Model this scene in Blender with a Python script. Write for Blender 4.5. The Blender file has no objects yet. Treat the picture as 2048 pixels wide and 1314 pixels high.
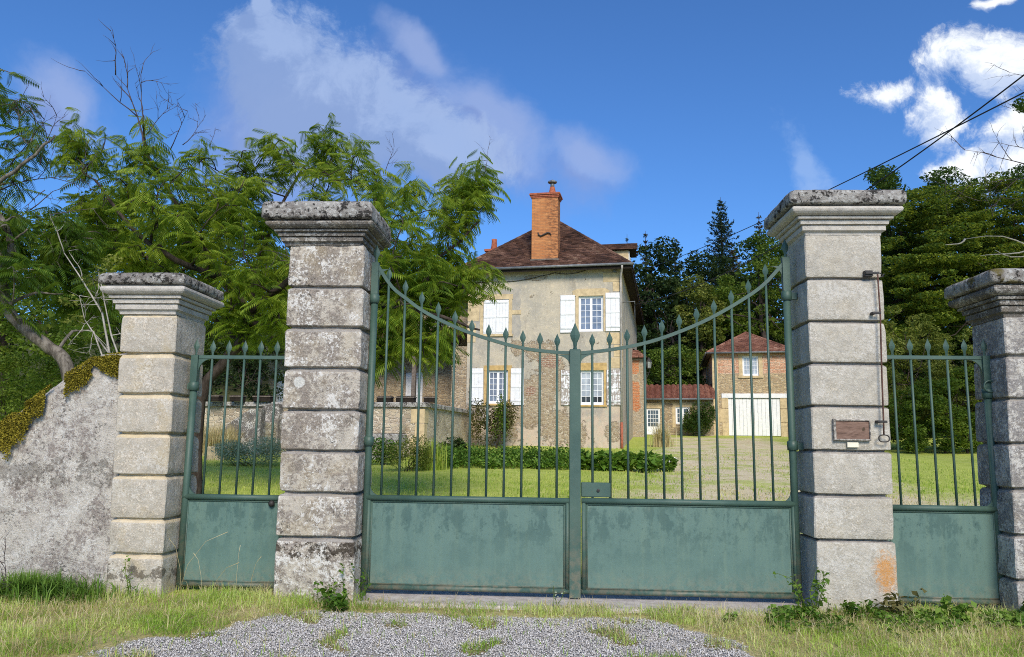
import bpy, math, random
import numpy as np
from mathutils import Vector, Matrix, noise as mnoise
sc = bpy.context.scene
COL = sc.collection
PI = math.pi
R_ = math.radians

# ------------------------------------------------------------------ camera survey (photo pixels 2048 x 1314)
F_ = 1540.0
YAW, PITCH, ROLL = R_(3.0), R_(8.4), R_(0.75)
CAM = np.array([0.0, -7.5, 1.5])
def _basis():
    fw = np.array([-math.sin(YAW)*math.cos(PITCH), math.cos(YAW)*math.cos(PITCH), math.sin(PITCH)])
    rt = np.cross(fw, [0, 0, 1.0]); rt /= np.linalg.norm(rt)
    up = np.cross(rt, fw)
    return math.cos(ROLL)*rt+math.sin(ROLL)*up, -math.sin(ROLL)*rt+math.cos(ROLL)*up, fw
CR, CU, CF = _basis()
def ray(x, y):
    return (x-1024.0)/F_*CR-(y-657.0)/F_*CU+CF
def at(x, y, Y):
    """the world point seen at a photo pixel, at the surveyed depth Y"""
    d = ray(x, y)
    return CAM+d*((Y-CAM[1])/d[1])

cam_d = bpy.data.cameras.new('camera')
cam = bpy.data.objects.new('camera', cam_d); COL.objects.link(cam)
cam_d.sensor_width = 36.0; cam_d.lens = 36.0*F_/2048.0
cam_d.clip_start = 0.05; cam_d.clip_end = 2000
m = Matrix(((CR[0], CU[0], -CF[0], CAM[0]), (CR[1], CU[1], -CF[1], CAM[1]), (CR[2], CU[2], -CF[2], CAM[2]), (0, 0, 0, 1)))
cam.matrix_world = m
sc.camera = cam

# ------------------------------------------------------------------ node helpers
class NT:
    def __init__(s, tree):
        s.t = tree
    def n(s, typ, props=None, **kw):
        nd = s.t.nodes.new('ShaderNode'+typ)
        for k, v in (props or {}).items():
            setattr(nd, k, v)
        for k, v in kw.items():
            key = int(k[1:]) if (k[0] == 'i' and k[1:].isdigit()) else k.replace('_', ' ')
            s.set(nd.inputs[key], v)
        return nd
    def set(s, sock, v):
        if isinstance(v, bpy.types.NodeSocket):
            s.t.links.new(v, sock)
        else:
            if isinstance(v, (tuple, list)) and len(v) == 3 and sock.type == 'RGBA':
                v = (*v, 1.0)
            sock.default_value = v
    def obj(s): return s.n('TexCoord').outputs['Object']
    def geo(s, name='Position'): return s.n('NewGeometry').outputs[name]
    def map(s, vec, scale=(1, 1, 1), loc=(0, 0, 0), rot=(0, 0, 0)):
        return s.n('Mapping', Vector=vec, Scale=scale, Location=loc, Rotation=rot).outputs[0]
    def noise(s, vec, scale=5, detail=5, rough=0.55, dist=0.0):
        return s.n('TexNoise', Vector=vec, Scale=scale, Detail=detail, Roughness=rough, Distortion=dist).outputs[0]
    def noisec(s, vec, scale=5, detail=5):
        return s.n('TexNoise', Vector=vec, Scale=scale, Detail=detail).outputs[1]
    def vor(s, vec, scale=5, feature='F1', out='Distance', rnd=1.0):
        nd = s.n('TexVoronoi', {'feature': feature}, Vector=vec, Scale=scale, Randomness=rnd)
        return nd.outputs[out]
    def math(s, op, a, b=0.0, c=0.0, clamp=False):
        nd = s.n('Math', {'operation': op, 'use_clamp': clamp}, i0=a, i1=b)
        if op in ('MULTIPLY_ADD', 'SMOOTH_MIN', 'SMOOTH_MAX') : s.set(nd.inputs[2], c)
        return nd.outputs[0]
    def add(s, a, b): return s.math('ADD', a, b)
    def mul(s, a, b): return s.math('MULTIPLY', a, b)
    def sub(s, a, b): return s.math('SUBTRACT', a, b)
    def maxi(s, a, b): return s.math('MAXIMUM', a, b)
    def mini(s, a, b): return s.math('MINIMUM', a, b)
    def rng(s, v, a, b, c=0.0, d=1.0, smooth=True):
        nd = s.n('MapRange', {'interpolation_type': 'SMOOTHSTEP' if smooth else 'LINEAR', 'clamp': True}, i0=v)
        for i, q in enumerate((a, b, c, d)): s.set(nd.inputs[1+i], q)
        return nd.outputs[0]
    def ramp(s, fac, stops, interp='LINEAR'):
        nd = s.n('ValToRGB', Fac=fac); cr = nd.color_ramp; cr.interpolation = interp
        while len(cr.elements) < len(stops): cr.elements.new(0.5)
        for e, (p, c) in zip(cr.elements, stops):
            e.position = p; e.color = (*c, 1) if len(c) == 3 else c
        return nd.outputs[0]
    def mix(s, fac, a, b, mode='MIX'):
        nd = s.n('Mix', {'data_type': 'RGBA', 'blend_type': mode})
        s.set(nd.inputs[0], fac); s.set(nd.inputs[6], a); s.set(nd.inputs[7], b)
        return nd.outputs[2]
    def sep(s, vec):
        return s.n('SeparateXYZ', Vector=vec).outputs
    def comb(s, x, y, z): return s.n('CombineXYZ', X=x, Y=y, Z=z).outputs[0]
    def bump(s, h, strength=0.5, dist=0.02, normal=None):
        nd = s.n('Bump', Strength=strength, Distance=dist, Height=h)
        if normal is not None: s.set(nd.inputs['Normal'], normal)
        return nd.outputs[0]

def mat(name):
    m_ = bpy.data.materials.new(name); m_.use_nodes = True
    m_.node_tree.nodes.clear()
    return m_, NT(m_.node_tree)
def finish(m_, t, color, rough=0.85, normal=None, spec=0.3, metal=0.0, **kw):
    p = t.n('BsdfPrincipled', Base_Color=color, Roughness=rough, Metallic=metal)
    p.inputs['Specular IOR Level'].default_value = spec
    if normal is not None: t.set(p.inputs['Normal'], normal)
    o = t.n('OutputMaterial', Surface=p.outputs[0])
    return m_

def leaf_mat(name, c0, c1, c2, trans=0.35, patch=0.5, rough=0.55):
    """leaf paint: random tint per leaf, slow change of hue through the crown"""
    m_, t = mat(name)
    r = t.geo('Random Per Island')
    n = t.noise(t.geo('Position'), 0.9, 3)
    n = t.rng(n, 0.35, 0.65)
    v = t.add(t.mul(r, 1-patch), t.mul(n, patch))
    col = t.ramp(v, [(0.05, c0), (0.5, c1), (0.95, c2)])
    p = t.n('BsdfPrincipled', Base_Color=col, Roughness=rough)
    p.inputs['Specular IOR Level'].default_value = 0.25
    tr = t.n('BsdfTranslucent', Color=t.mix(0.5, col, (c2[0]*1.2, c2[1]*1.25, c2[2]*0.6)))
    mx = t.n('MixShader', i0=trans); t.set(mx.inputs[1], p.outputs[0]); t.set(mx.inputs[2], tr.outputs[0])
    t.n('OutputMaterial', Surface=mx.outputs[0])
    return m_

# ------------------------------------------------------------------ mesh helpers
class MB:
    def __init__(s): s.v = []; s.f = []; s.mi = []; s.cur = 0; s.smooth = []; s.sm = False
    def face(s, idx): s.f.append(tuple(idx)); s.mi.append(s.cur); s.smooth.append(s.sm)
    def quad(s, *p):
        b = len(s.v); s.v += [tuple(q) for q in p]; s.face(range(b, b+len(p)))
    def box(s, x0, x1, y0, y1, z0, z1, bev=0.0):
        b = len(s.v)
        if bev <= 0:
            s.v += [(x0, y0, z0), (x1, y0, z0), (x1, y1, z0), (x0, y1, z0), (x0, y0, z1), (x1, y0, z1), (x1, y1, z1), (x0, y1, z1)]
            for q in ((0, 3, 2, 1), (4, 5, 6, 7), (0, 1, 5, 4), (1, 2, 6, 5), (2, 3, 7, 6), (3, 0, 4, 7)): s.face([b+i for i in q])
            return
        rings = [(z0, bev), (z0+bev, 0), (z1-bev, 0), (z1, bev)]
        for z, o in rings:
            s.v += [(x0+o+bev*(o == 0), y0+o, z), (x1-o-bev*(o == 0), y0+o, z), (x1-o, y0+o+bev*(o == 0), z), (x1-o, y1-o-bev*(o == 0), z),
                    (x1-o-bev*(o == 0), y1-o, z), (x0+o+bev*(o == 0), y1-o, z), (x0+o, y1-o-bev*(o == 0), z), (x0+o, y0+o+bev*(o == 0), z)]
        for k in range(3):
            for i in range(8):
                j = (i+1) % 8
                s.face((b+8*k+i, b+8*k+j, b+8*k+8+j, b+8*k+8+i))
        s.face([b+7-i for i in range(8)]); s.face([b+24+i for i in range(8)])
    def obox(s, p0, p1, w, h, up=(0, 0, 1)):
        """bar of section w x h from p0 to p1"""
        p0 = Vector(p0); p1 = Vector(p1); d = (p1-p0).normalized(); u = Vector(up)
        sx = d.cross(u).normalized()*(w/2); uu = sx.cross(d).normalized()*(h/2)
        b = len(s.v)
        for p in (p0, p1):
            s.v += [tuple(p-sx-uu), tuple(p+sx-uu), tuple(p+sx+uu), tuple(p-sx+uu)]
        for q in ((0, 1, 2, 3), (7, 6, 5, 4), (0, 4, 5, 1), (1, 5, 6, 2), (2, 6, 7, 3), (3, 7, 4, 0)): s.face([b+i for i in q])
    def tube(s, pts, rad, n=6, cap=True):
        pts = [Vector(p) for p in pts]
        if not hasattr(rad, '__len__'): rad = [rad]*len(pts)
        b = len(s.v); k = len(pts); prev = None
        for i, p in enumerate(pts):
            d = (pts[min(i+1, k-1)]-pts[max(i-1, 0)])
            d = d.normalized() if d.length > 1e-9 else Vector((0, 0, 1))
            if prev is None:
                a = d.cross(Vector((0, 0, 1)))
                if a.length < 0.1: a = d.cross(Vector((1, 0, 0)))
            else:
                a = prev-d*prev.dot(d)
            a.normalize(); prev = a; c = d.cross(a)
            for j in range(n):
                t = 2*PI*j/n
                s.v.append(tuple(p+(a*math.cos(t)+c*math.sin(t))*rad[i]))
        for i in range(k-1):
            for j in range(n):
                s.face((b+i*n+j, b+i*n+(j+1) % n, b+(i+1)*n+(j+1) % n, b+(i+1)*n+j))
        if cap:
            s.face([b+n-1-j for j in range(n)]); s.face([b+(k-1)*n+j for j in range(n)])
    def lathe(s, prof, c=(0, 0), n=16):
        b = len(s.v); k = len(prof)
        for r, z in prof:
            for j in range(n):
                t = 2*PI*j/n; s.v.append((c[0]+r*math.cos(t), c[1]+r*math.sin(t), z))
        for i in range(k-1):
            for j in range(n):
                s.face((b+i*n+j, b+i*n+(j+1) % n, b+(i+1)*n+(j+1) % n, b+(i+1)*n+j))
        s.face([b+n-1-j for j in range(n)]); s.face([b+(k-1)*n+j for j in range(n)])
    def prism(s, poly, y0, y1):
        """polygon in the x-z plane, counter-clockwise seen from -y, extruded from y0 to y1"""
        b = len(s.v); k = len(poly)
        s.v += [(x, y0, z) for x, z in poly]+[(x, y1, z) for x, z in poly]
        s.face(range(b, b+k)); s.face([b+2*k-1-i for i in range(k)])
        for i in range(k):
            j = (i+1) % k; s.face((b+j, b+i, b+k+i, b+k+j))
    def rings(s, loops, cap=True):
        b = len(s.v); n = len(loops[0]); k = len(loops)
        for l in loops: s.v += [tuple(p) for p in l]
        for i in range(k-1):
            for j in range(n):
                s.face((b+i*n+j, b+i*n+(j+1) % n, b+(i+1)*n+(j+1) % n, b+(i+1)*n+j))
        if cap:
            s.face([b+n-1-j for j in range(n)]); s.face([b+(k-1)*n+j for j in range(n)])
    def build(s, name, mats, parent=None, loc=None):
        me = bpy.data.meshes.new(name); me.from_pydata(s.v, [], s.f)
        if not isinstance(mats, (list, tuple)): mats = [mats]
        for q in mats: me.materials.append(q)
        me.polygons.foreach_set('material_index', s.mi)
        me.polygons.foreach_set('use_smooth', s.smooth)
        me.update()
        o = bpy.data.objects.new(name, me); COL.objects.link(o)
        if parent is not None: o.parent = parent
        if loc is not None: o.location = loc
        return o

def np_obj(name, V, mats, parent=None, k=4, idx=None):
    """V: (n,k,3) separate faces"""
    V = np.ascontiguousarray(V, dtype=np.float32)
    n = V.shape[0]
    me = bpy.data.meshes.new(name)
    me.vertices.add(n*k); me.vertices.foreach_set('co', V.reshape(-1))
    me.loops.add(n*k); me.loops.foreach_set('vertex_index', np.arange(n*k, dtype=np.int32))
    me.polygons.add(n); me.polygons.foreach_set('loop_start', np.arange(0, n*k, k, dtype=np.int32))
    if not isinstance(mats, (list, tuple)): mats = [mats]
    for q in mats: me.materials.append(q)
    if idx is not None: me.polygons.foreach_set('material_index', np.asarray(idx, dtype=np.int32))
    me.update(calc_edges=True)
    o = bpy.data.objects.new(name, me); COL.objects.link(o)
    if parent is not None: o.parent = parent
    return o

def tag(o, label=None, cat=None, group=None, kind=None):
    if label: o['label'] = label
    if cat: o['category'] = cat
    if group: o['group'] = group
    if kind: o['kind'] = kind
    return o
def empty(name, loc, label, cat, group=None, rz=0.0):
    o = bpy.data.objects.new(name, None); COL.objects.link(o)
    o.empty_display_size = 0.2
    o.location = loc; o.rotation_euler = (0, 0, rz)
    return tag(o, label, cat, group)

def ground_z(x, y):
    """lawn rises gently to the house, then a wooded hill behind it"""
    z = 0.057*max(0.0, y-0.2) if y < 38 else 0.057*37.8+(y-38)*0.30
    z = min(z, 15.0)
    return z

# ------------------------------------------------------------------ world and sun
def build_world():
    w = bpy.data.worlds.new('World'); sc.world = w; w.use_nodes = True
    w.node_tree.nodes.clear(); t = NT(w.node_tree)
    SUN_EL, SUN_AZ = R_(36), R_(169)     # azimuth clockwise from +Y
    sky = t.n('TexSky', {'sky_type': 'NISHITA', 'sun_disc': False, 'sun_elevation': SUN_EL, 'sun_rotation': SUN_AZ,
                         'altitude': 300, 'air_density': 1.0, 'dust_density': 0.9, 'ozone_density': 2.2})
    d = t.n('TexCoord').outputs['Generated']
    # gnomonic sky chart around a fixed compass direction
    def dot(v):
        return t.n('VectorMath', {'operation': 'DOT_PRODUCT'}, i0=d, i1=tuple(float(q) for q in v)).outputs['Value']
    fz = t.maxi(dot(CF), 0.05)
    a = t.math('DIVIDE', dot(CR), fz); b = t.math('DIVIDE', dot(CU), fz)
    chart = t.comb(a, b, 0.0)
    warp = t.noisec(chart, 4.0, 7)
    wv = t.n('VectorMath', {'operation': 'SUBTRACT'}, i0=warp, i1=(0.5, 0.5, 0.5)).outputs[0]
    wv = t.n('VectorMath', {'operation': 'SCALE'}, i0=wv); t.set(wv.inputs['Scale'], 0.16)
    ch0 = t.n('VectorMath', {'operation': 'ADD'}, i0=chart, i1=wv.outputs[0]).outputs[0]
    def field(ch, blobs, scale, amp, rough=0.62):
        """cloud density: soft ellipses eaten into by fractal noise"""
        X, Y, _ = t.sep(ch); o = None
        for px, py, rx, ry, rot in blobs:
            cx, cy = (px-1024)/F_, -(py-657)/F_
            dx = t.sub(X, cx); dy = t.sub(Y, cy); c_, s_ = math.cos(R_(rot)), math.sin(R_(rot))
            u = t.mul(t.add(t.mul(dx, c_), t.mul(dy, s_)), F_/rx); v = t.mul(t.sub(t.mul(dy, c_), t.mul(dx, s_)), F_/ry)
            q = t.math('SUBTRACT', 1.0, t.math('SQRT', t.add(t.mul(u, u), t.mul(v, v))))
            o = q if o is None else t.math('SMOOTH_MAX', o, q, 0.25)
        n = t.noise(ch, scale, 9, rough)
        return t.add(o, t.mul(t.sub(n, 0.5), amp)), o
    def off(ch, dx, dy): return t.n('VectorMath', {'operation': 'ADD'}, i0=ch, i1=(dx, dy, 0)).outputs[0]
    skyc = t.mix(1.0, sky.outputs[0], (SKY_TINT[0], SKY_TINT[1], SKY_TINT[2], 1), 'MULTIPLY')
    c = skyc
    def cloud(c, blobs, scale, amp, lo, hi, dens, dark, lite, sun=(0.018, 0.035), l0=-0.05, l1=0.35, rough=0.62):
        D, m0 = field(ch0, blobs, scale, amp, rough); D2, _ = field(off(ch0, *sun), blobs, scale, amp, rough)
        al = t.mul(t.mul(t.rng(D, lo, hi), t.rng(m0, -0.35, -0.02)), dens)
        lit = t.rng(t.sub(D, D2), l0, l1)
        return t.mix(al, c, t.mix(lit, dark, lite))
    # violet-grey bank trailing down to the right, then the heap of cumulus with its lit upper rim
    c = cloud(c, [(960, 250, 260, 110, -35), (1180, 330, 130, 75, -15), (840, 110, 150, 40, -40), (110, 240, 150, 110, -30), (700, 330, 360, 100, 0), (620, 260, 260, 180, 0)], 7.0, 1.7, -0.10, 0.85, 0.66, GREY_C, GREY_C2)
    c = cloud(c, [(530, 130, 150, 150, 0), (640, 210, 210, 150, -18), (760, 270, 240, 130, -15), (870, 320, 190, 90, -10), (510, 20, 30, 50, 0)], 8.0, 1.9, 0.0, 0.46, 0.84, GREY_A, GREY_B, l0=-0.05, l1=0.50, rough=0.70)
    c = cloud(c, [(1590, 340, 50, 110, 25), (1600, 385, 70, 40, 0)], 16.0, 2.2, 0.05, 0.9, 0.42, WISP, WISP)
    c = cloud(c, [(1780, 168, 95, 36, 8), (1885, 205, 75, 75, 20), (1925, 125, 90, 60, 15), (2020, 150, 110, 90, 0), (1890, 255, 45, 45, 0), (2050, 260, 120, 50, 10), (1990, 330, 170, 50, 12), (1990, 18, 45, 16, 35)], 15.0, 2.6, 0.05, 0.75, 0.97, WHITE_B, WHITE_A, (0.010, 0.02), -0.25, 0.40, rough=0.68)
    bg = t.n('Background', Color=c, Strength=SKY_STR)
    t.n('OutputWorld', Surface=bg.outputs[0])
    ld = bpy.data.lights.new('sun', 'SUN'); lo = bpy.data.objects.new('sun', ld); COL.objects.link(lo)
    ld.energy = SUN_E; ld.angle = R_(SUN_ANGLE); ld.color = (1.0, 0.88, 0.72)
    dirv = Vector((math.sin(SUN_AZ)*math.cos(SUN_EL), math.cos(SUN_AZ)*math.cos(SUN_EL), math.sin(SUN_EL)))
    lo.rotation_euler = dirv.to_track_quat('Z', 'Y').to_euler(); lo.location = (20, -40, 40)
SKY_TINT = (0.23, 0.40, 0.61); SKY_STR = 0.145; SUN_E = 2.15; SUN_ANGLE = 22.0
GREY_A = (0.95, 1.38, 2.45); GREY_B = (1.40, 1.86, 2.90); GREY_C = (1.12, 1.36, 2.35); GREY_C2 = (1.4, 1.75, 2.8); WISP = (1.7, 2.3, 3.4); WHITE_A = (3.7, 3.85, 4.0); WHITE_B = (2.2, 2.6, 3.4)
build_world()
sc.view_settings.view_transform = 'Standard'; sc.view_settings.look = 'None'; sc.view_settings.gamma = 1.0
sc.view_settings.exposure = 0.95
sc.render.engine = 'CYCLES'
sc.cycles.max_bounces = 6; sc.cycles.diffuse_bounces = 3; sc.cycles.transparent_max_bounces = 8
sc.cycles.use_denoising = False
sc.cycles.pixel_filter_type = 'BLACKMAN_HARRIS'; sc.cycles.filter_width = 1.0
sc.cycles.sample_clamp_indirect = 4.0
# ------------------------------------------------------------------ materials of the near things
def stone_mat(name, base, dark, spot_dark=0.5, spot_white=0.4, yellow=0.0, seed=0.0, patch=0.5, bumpk=1.0, orange=None, darkband=None, disc=None):
    m_, t = mat(name)
    p = t.map(t.obj(), (1, 1, 1), (seed, seed*1.7, seed*0.6))
    nl = t.noise(p, 2.2, 5, 0.6); nm = t.noise(p, 9, 8, 0.68); f1 = t.noise(p, 27, 9, 0.78); nf = t.noise(p, 62, 7, 0.75); nvf = t.noise(p, 120, 5, 0.7)
    c = t.mix(t.rng(nm, 0.38, 0.62), base, [q*0.80 for q in base])
    # weathered crust, slow patches dithered into centimetre flecks
    k = t.add(t.add(t.mul(nl, 0.55), t.mul(nm, 0.35)), t.add(t.mul(f1, 0.9), t.mul(nf, 0.30)))
    crust = t.rng(k, 1.02+(0.5-patch)*0.42, 1.09+(0.5-patch)*0.42)
    c = t.mix(t.mul(crust, 0.88), c, t.mix(t.rng(nf, 0.4, 0.6), dark, [q*1.9 for q in dark]))
    if yellow > 0:
        c = t.mix(t.mul(t.rng(t.noise(p, 4, 4), 0.5, 0.68), yellow), c, (0.50, 0.39, 0.20))
    # pale lichen flecks, thicker in places
    g2 = t.noise(t.map(p, loc=(6, 6, 6)), 4.0, 5, 0.6); w1 = t.noise(t.map(p, loc=(4, 2, 1)), 30, 9, 0.78)
    w = t.add(t.add(t.mul(w1, 0.9), t.mul(g2, 0.55)), t.mul(nf, 0.25))
    c = t.mix(t.mul(t.rng(w, 0.885, 0.935), spot_white), c, (0.73, 0.71, 0.655))
    # black specks and pits
    d1 = t.noise(t.map(p, loc=(9, 5, 2)), 34, 9, 0.8); d0 = t.noise(t.map(p, loc=(1, 7, 3)), 3.0, 4, 0.6)
    c = t.mix(t.mul(t.rng(t.add(d1, t.mul(t.sub(d0, 0.5), 0.5)), 0.60, 0.645), spot_dark), c, (0.040, 0.036, 0.033))
    c = t.mix(t.mul(t.rng(nvf, 0.44, 0.34), 0.45), c, [q*0.42 for q in base])
    c = t.mix(t.mul(t.rng(nvf, 0.58, 0.66), 0.40), c, (0.72, 0.70, 0.65))
    if darkband is not None:      # black crust in the top of the lowest block
        o = t.sep(t.obj())
        zc, hw, st = darkband
        b = t.rng(t.math('ABSOLUTE', t.sub(o[2], zc)), hw*2.0, 0.0)
        b = t.rng(t.add(b, t.add(t.mul(t.sub(t.noise(p, 8, 9, 0.74), 0.5), 3.4), t.mul(t.sub(f1, .5), 1.6))), 0.86, 0.96)
        c = t.mix(t.mul(b, st), c, t.mix(t.rng(nf, .4, .6), (0.035, 0.028, 0.022), (.09, .075, .055)))
    if disc is not None:      # one round pale lichen
        o = t.sep(t.obj()); dx = t.sub(o[0], disc[0]); dz = t.sub(o[2], disc[1])
        r = t.add(t.math('SQRT', t.add(t.mul(dx, dx), t.mul(dz, dz))), t.mul(t.sub(f1, .5), .035))
        c = t.mix(t.rng(r, disc[2], disc[2]*.8), c, t.mix(t.rng(nf, .4, .6), (.52, .52, .47), (.66, .65, .60)))
    if orange is not None:
        o = t.sep(t.obj())
        dx = t.mul(t.sub(o[0], orange[0]), 1/orange[2]); dz = t.mul(t.sub(o[2], orange[1]), 1/orange[3])
        r = t.math('SQRT', t.add(t.mul(dx, dx), t.mul(dz, dz)))
        b = t.rng(t.add(r, t.mul(t.sub(f1, 0.5), 2.6)), 1.0, 0.35)
        b = t.mul(b, t.rng(nf, 0.38, 0.55, 0.45, 1.0))
        c = t.mix(t.mul(b, 0.85), c, (0.62, 0.27, 0.045))
    h = t.add(t.mul(nm, 0.5), t.add(t.mul(f1, 0.8), t.mul(nf, 0.5)))
    nrm = t.bump(h, 0.9*bumpk, 0.025)
    return finish(m_, t, c, 0.95, nrm, 0.1)

def slab_mat(name, seed=0.0, moss=0.0, base=(0.40, 0.385, 0.35), dk=0.5):
    m_, t = mat(name)
    p = t.map(t.obj(), (1, 1, 1), (seed, seed*1.3, seed))
    n1 = t.noise(p, 5, 6, 0.65); n2 = t.noise(p, 24, 8, 0.7); n3 = t.noise(p, 90, 5, 0.7)
    c = t.mix(t.rng(n1, 0.4, 0.62), base, (0.235, 0.215, 0.195))
    rings = t.rng(t.math('ABSOLUTE', t.sub(t.vor(p, 11), 0.36)), 0.10, 0.02)
    c = t.mix(t.mul(rings, 0.5), c, (0.56, 0.55, 0.51))
    c = t.mix(t.mul(t.rng(t.vor(p, 16), 0.34, 0.22), 0.6), c, (0.60, 0.60, 0.56))
    bl = t.rng(t.add(t.mul(n2, 0.75), t.mul(n1, 0.35)), 0.640-dk*0.12, 0.665-dk*0.12)
    c = t.mix(t.mul(bl, 0.93), c, (0.030, 0.028, 0.025))
    if moss > 0:
        o = t.noise(t.map(p, loc=(2, 3, 5)), 3.2, 4)
        c = t.mix(t.mul(t.rng(o, 0.5, 0.58), moss), c, (0.14, 0.115, 0.025))
    nrm = t.bump(t.add(t.mul(n2, 1.0), t.mul(n3, 0.5)), 1.0, 0.03)
    return finish(m_, t, c, 0.95, nrm, 0.1)

def paint_mat(name, panel=False, seed=0.0):
    """old green gate paint, chalked and streaked"""
    m_, t = mat(name)
    p = t.map(t.obj(), (1, 1, 1), (seed, seed, seed))
    n1 = t.noise(p, 3.0, 6, 0.6); n2 = t.noise(p, 16, 7, 0.65); n3 = t.noise(p, 120, 4, 0.6)
    streak = t.noise(t.map(p, (14, 14, 0.8)), 1.0, 5, 0.6)
    if panel:
        c = t.mix(t.rng(n1, 0.3, 0.7), (0.112, 0.188, 0.160), (0.086, 0.158, 0.138))
        c = t.mix(t.mul(t.rng(streak, 0.45, 0.72), 0.5), c, (0.140, 0.212, 0.160))
        z = t.sep(t.obj())[2]
        up = t.add(t.rng(z, 0.35, 0.75, 0.25, 1.0), t.mul(t.rng(z, 0.22, 0.05), 0.5))
        n4 = t.noise(t.map(p, (1, 1, .6)), 9, 9, .72); run = t.noise(t.map(p, (9, 9, .9)), 1.0, 6, .65)
        bl = t.rng(t.add(t.mul(n4, 0.8), t.add(t.mul(n1, 0.5), t.mul(run, .45))), 0.855, 0.945)
        c = t.mix(t.mul(t.mul(bl, up), 0.50), c, (0.032, 0.078, 0.072))
        sp = t.rng(t.noise(p, 24, 9, .80), .575, .63); c = t.mix(t.mul(t.mul(sp, up), .7), c, (0.028, 0.068, 0.066))
        c = t.mix(t.mul(t.rng(t.noise(t.map(p, loc=(3, 1, 4)), 55, 6, .75), .64, .70), .55), c, (.20, .27, .225))
        sc_ = t.rng(t.noise(t.map(p, (30, 30, 6), rot=(0, 0.6, 0)), 1.0, 3), 0.70, 0.74)
        c = t.mix(t.mul(sc_, 0.6), c, (0.028, 0.075, 0.07))
        dirt = t.mul(t.rng(z, 0.34, 0.05), t.rng(t.noise(p, 14, 8, .75), 0.42, 0.58))
        c = t.mix(t.mul(dirt, 0.5), c, (0.20, 0.21, 0.15))
        ru = t.rng(t.add(t.mul(t.rng(z, .16, .05), .16), t.noise(t.map(p, (1, 1, .5), (5, 5, 5)), 26, 8, .75)), .70, .74)
        c = t.mix(t.mul(ru, .8), c, (.17, .085, .04))
        top = t.mul(t.rng(z, .80, .90), t.rng(run, .52, .62)); c = t.mix(t.mul(top, .35), c, (.20, .26, .20))
    else:
        c = t.mix(t.rng(n1, 0.3, 0.7), (0.042, 0.086, 0.070), (0.064, 0.118, 0.094))
        c = t.mix(t.mul(t.rng(n2, 0.55, 0.72), 0.5), c, (0.090, 0.138, 0.113))
        z = t.sep(t.geo('Position'))[2]
        low = t.mul(t.rng(z, 0.9, 0.0), t.rng(n2, 0.38, 0.6))
        c = t.mix(t.mul(low, 0.75), c, (0.165, 0.150, 0.105))
        c = t.mix(t.rng(t.noise(p, 38, 5, 0.7), 0.68, 0.72), c, (0.20, 0.10, 0.045))
    nrm = t.bump(t.add(t.mul(n2, 0.5), n3), 0.12, 0.01)
    return finish(m_, t, c, t.rng(n1, 0.3, 0.7, 0.42, 0.62), nrm, 0.4)

def flat_mat(name, col, rough=0.8, var=0.25, scale=12, spec=0.3, metal=0.0, bumpk=0.2):
    m_, t = mat(name)
    p = t.obj(); n = t.noise(p, scale, 6, 0.65)
    c = t.mix(t.rng(n, 0.3, 0.7), [q*(1-var) for q in col], [min(1, q*(1+var)) for q in col])
    return finish(m_, t, c, rough, t.bump(n, bumpk, 0.01), spec, metal)

M = {}
M['stone_left'] = stone_mat('lichened_limestone', (0.555, 0.505, 0.42), (0.17, 0.145, 0.122), 0.85, 0.95, 0.2, 1.3, 0.50, 1.0, darkband=(0.46, 0.10, 0.92), disc=(-0.245, 2.06, 0.062))
M['stone_right'] = stone_mat('clean_limestone', (0.535, 0.50, 0.425), (0.36, 0.33, 0.275), 0.30, 0.42, 0.12, 4.1, 0.30, 0.9, orange=(0.27, 0.36, 0.13, 0.24))
M['stone_small_left'] = stone_mat('warm_limestone', (0.51, 0.465, 0.385), (0.365, 0.325, 0.265), 0.30, 0.40, 0.35, 7.7, 0.40, 0.8, darkband=(0.20, 0.10, 0.7))
M['stone_small_right'] = stone_mat('mottled_limestone', (0.52, 0.49, 0.44), (0.165, 0.155, 0.15), 0.8, 0.7, 0.1, 11.2, 0.55, 1.0)
M['joint_cream'] = stone_mat('cream_mortar', (0.66, 0.56, 0.39), (0.50, 0.42, 0.29), 0.15, 0.1, 0.4, 2.2, 0.2, 0.6)
M['joint_grey'] = stone_mat('grey_joint', (0.34, 0.315, 0.28), (0.20, 0.18, 0.16), 0.5, 0.1, 0.1, 3.2, 0.4, 0.8)
M['cornice'] = stone_mat('cornice_stone', (0.54, 0.51, 0.455), (0.33, 0.31, 0.28), 0.35, 0.2, 0.1, 5.5, 0.25, 0.6)
M['cornice_black'] = stone_mat('sooty_cornice_stone', (0.42, 0.385, 0.33), (0.075, 0.068, 0.06), 0.8, 0.4, 0.1, 6.5, 0.80, 0.8)
M['slab'] = slab_mat('lichen_crusted_slab', 2.0, 0.0)
M['slab_moss'] = slab_mat('mossy_slab', 5.0, 0.85, dk=0.35)
M['paint'] = paint_mat('green_gate_paint')
M['panel'] = paint_mat('weathered_green_sheet', True, 1.0)
M['panel_two'] = paint_mat('weathered_green_sheet_b', True, 6.0)
M['iron'] = flat_mat('black_iron', (0.030, 0.028, 0.027), 0.6, 0.4, 30, 0.4)
M['rust'] = flat_mat('rusty_iron', (0.095, 0.050, 0.038), 0.8, 0.4, 40, 0.2)
M['roughcast'] = stone_mat('rough_render', (0.62, 0.58, 0.515), (0.20, 0.172, 0.155), 0.75, 0.75, 0.0, 9.4, 0.44, 1.3, darkband=(1.15, 0.22, 0.45))

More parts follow.
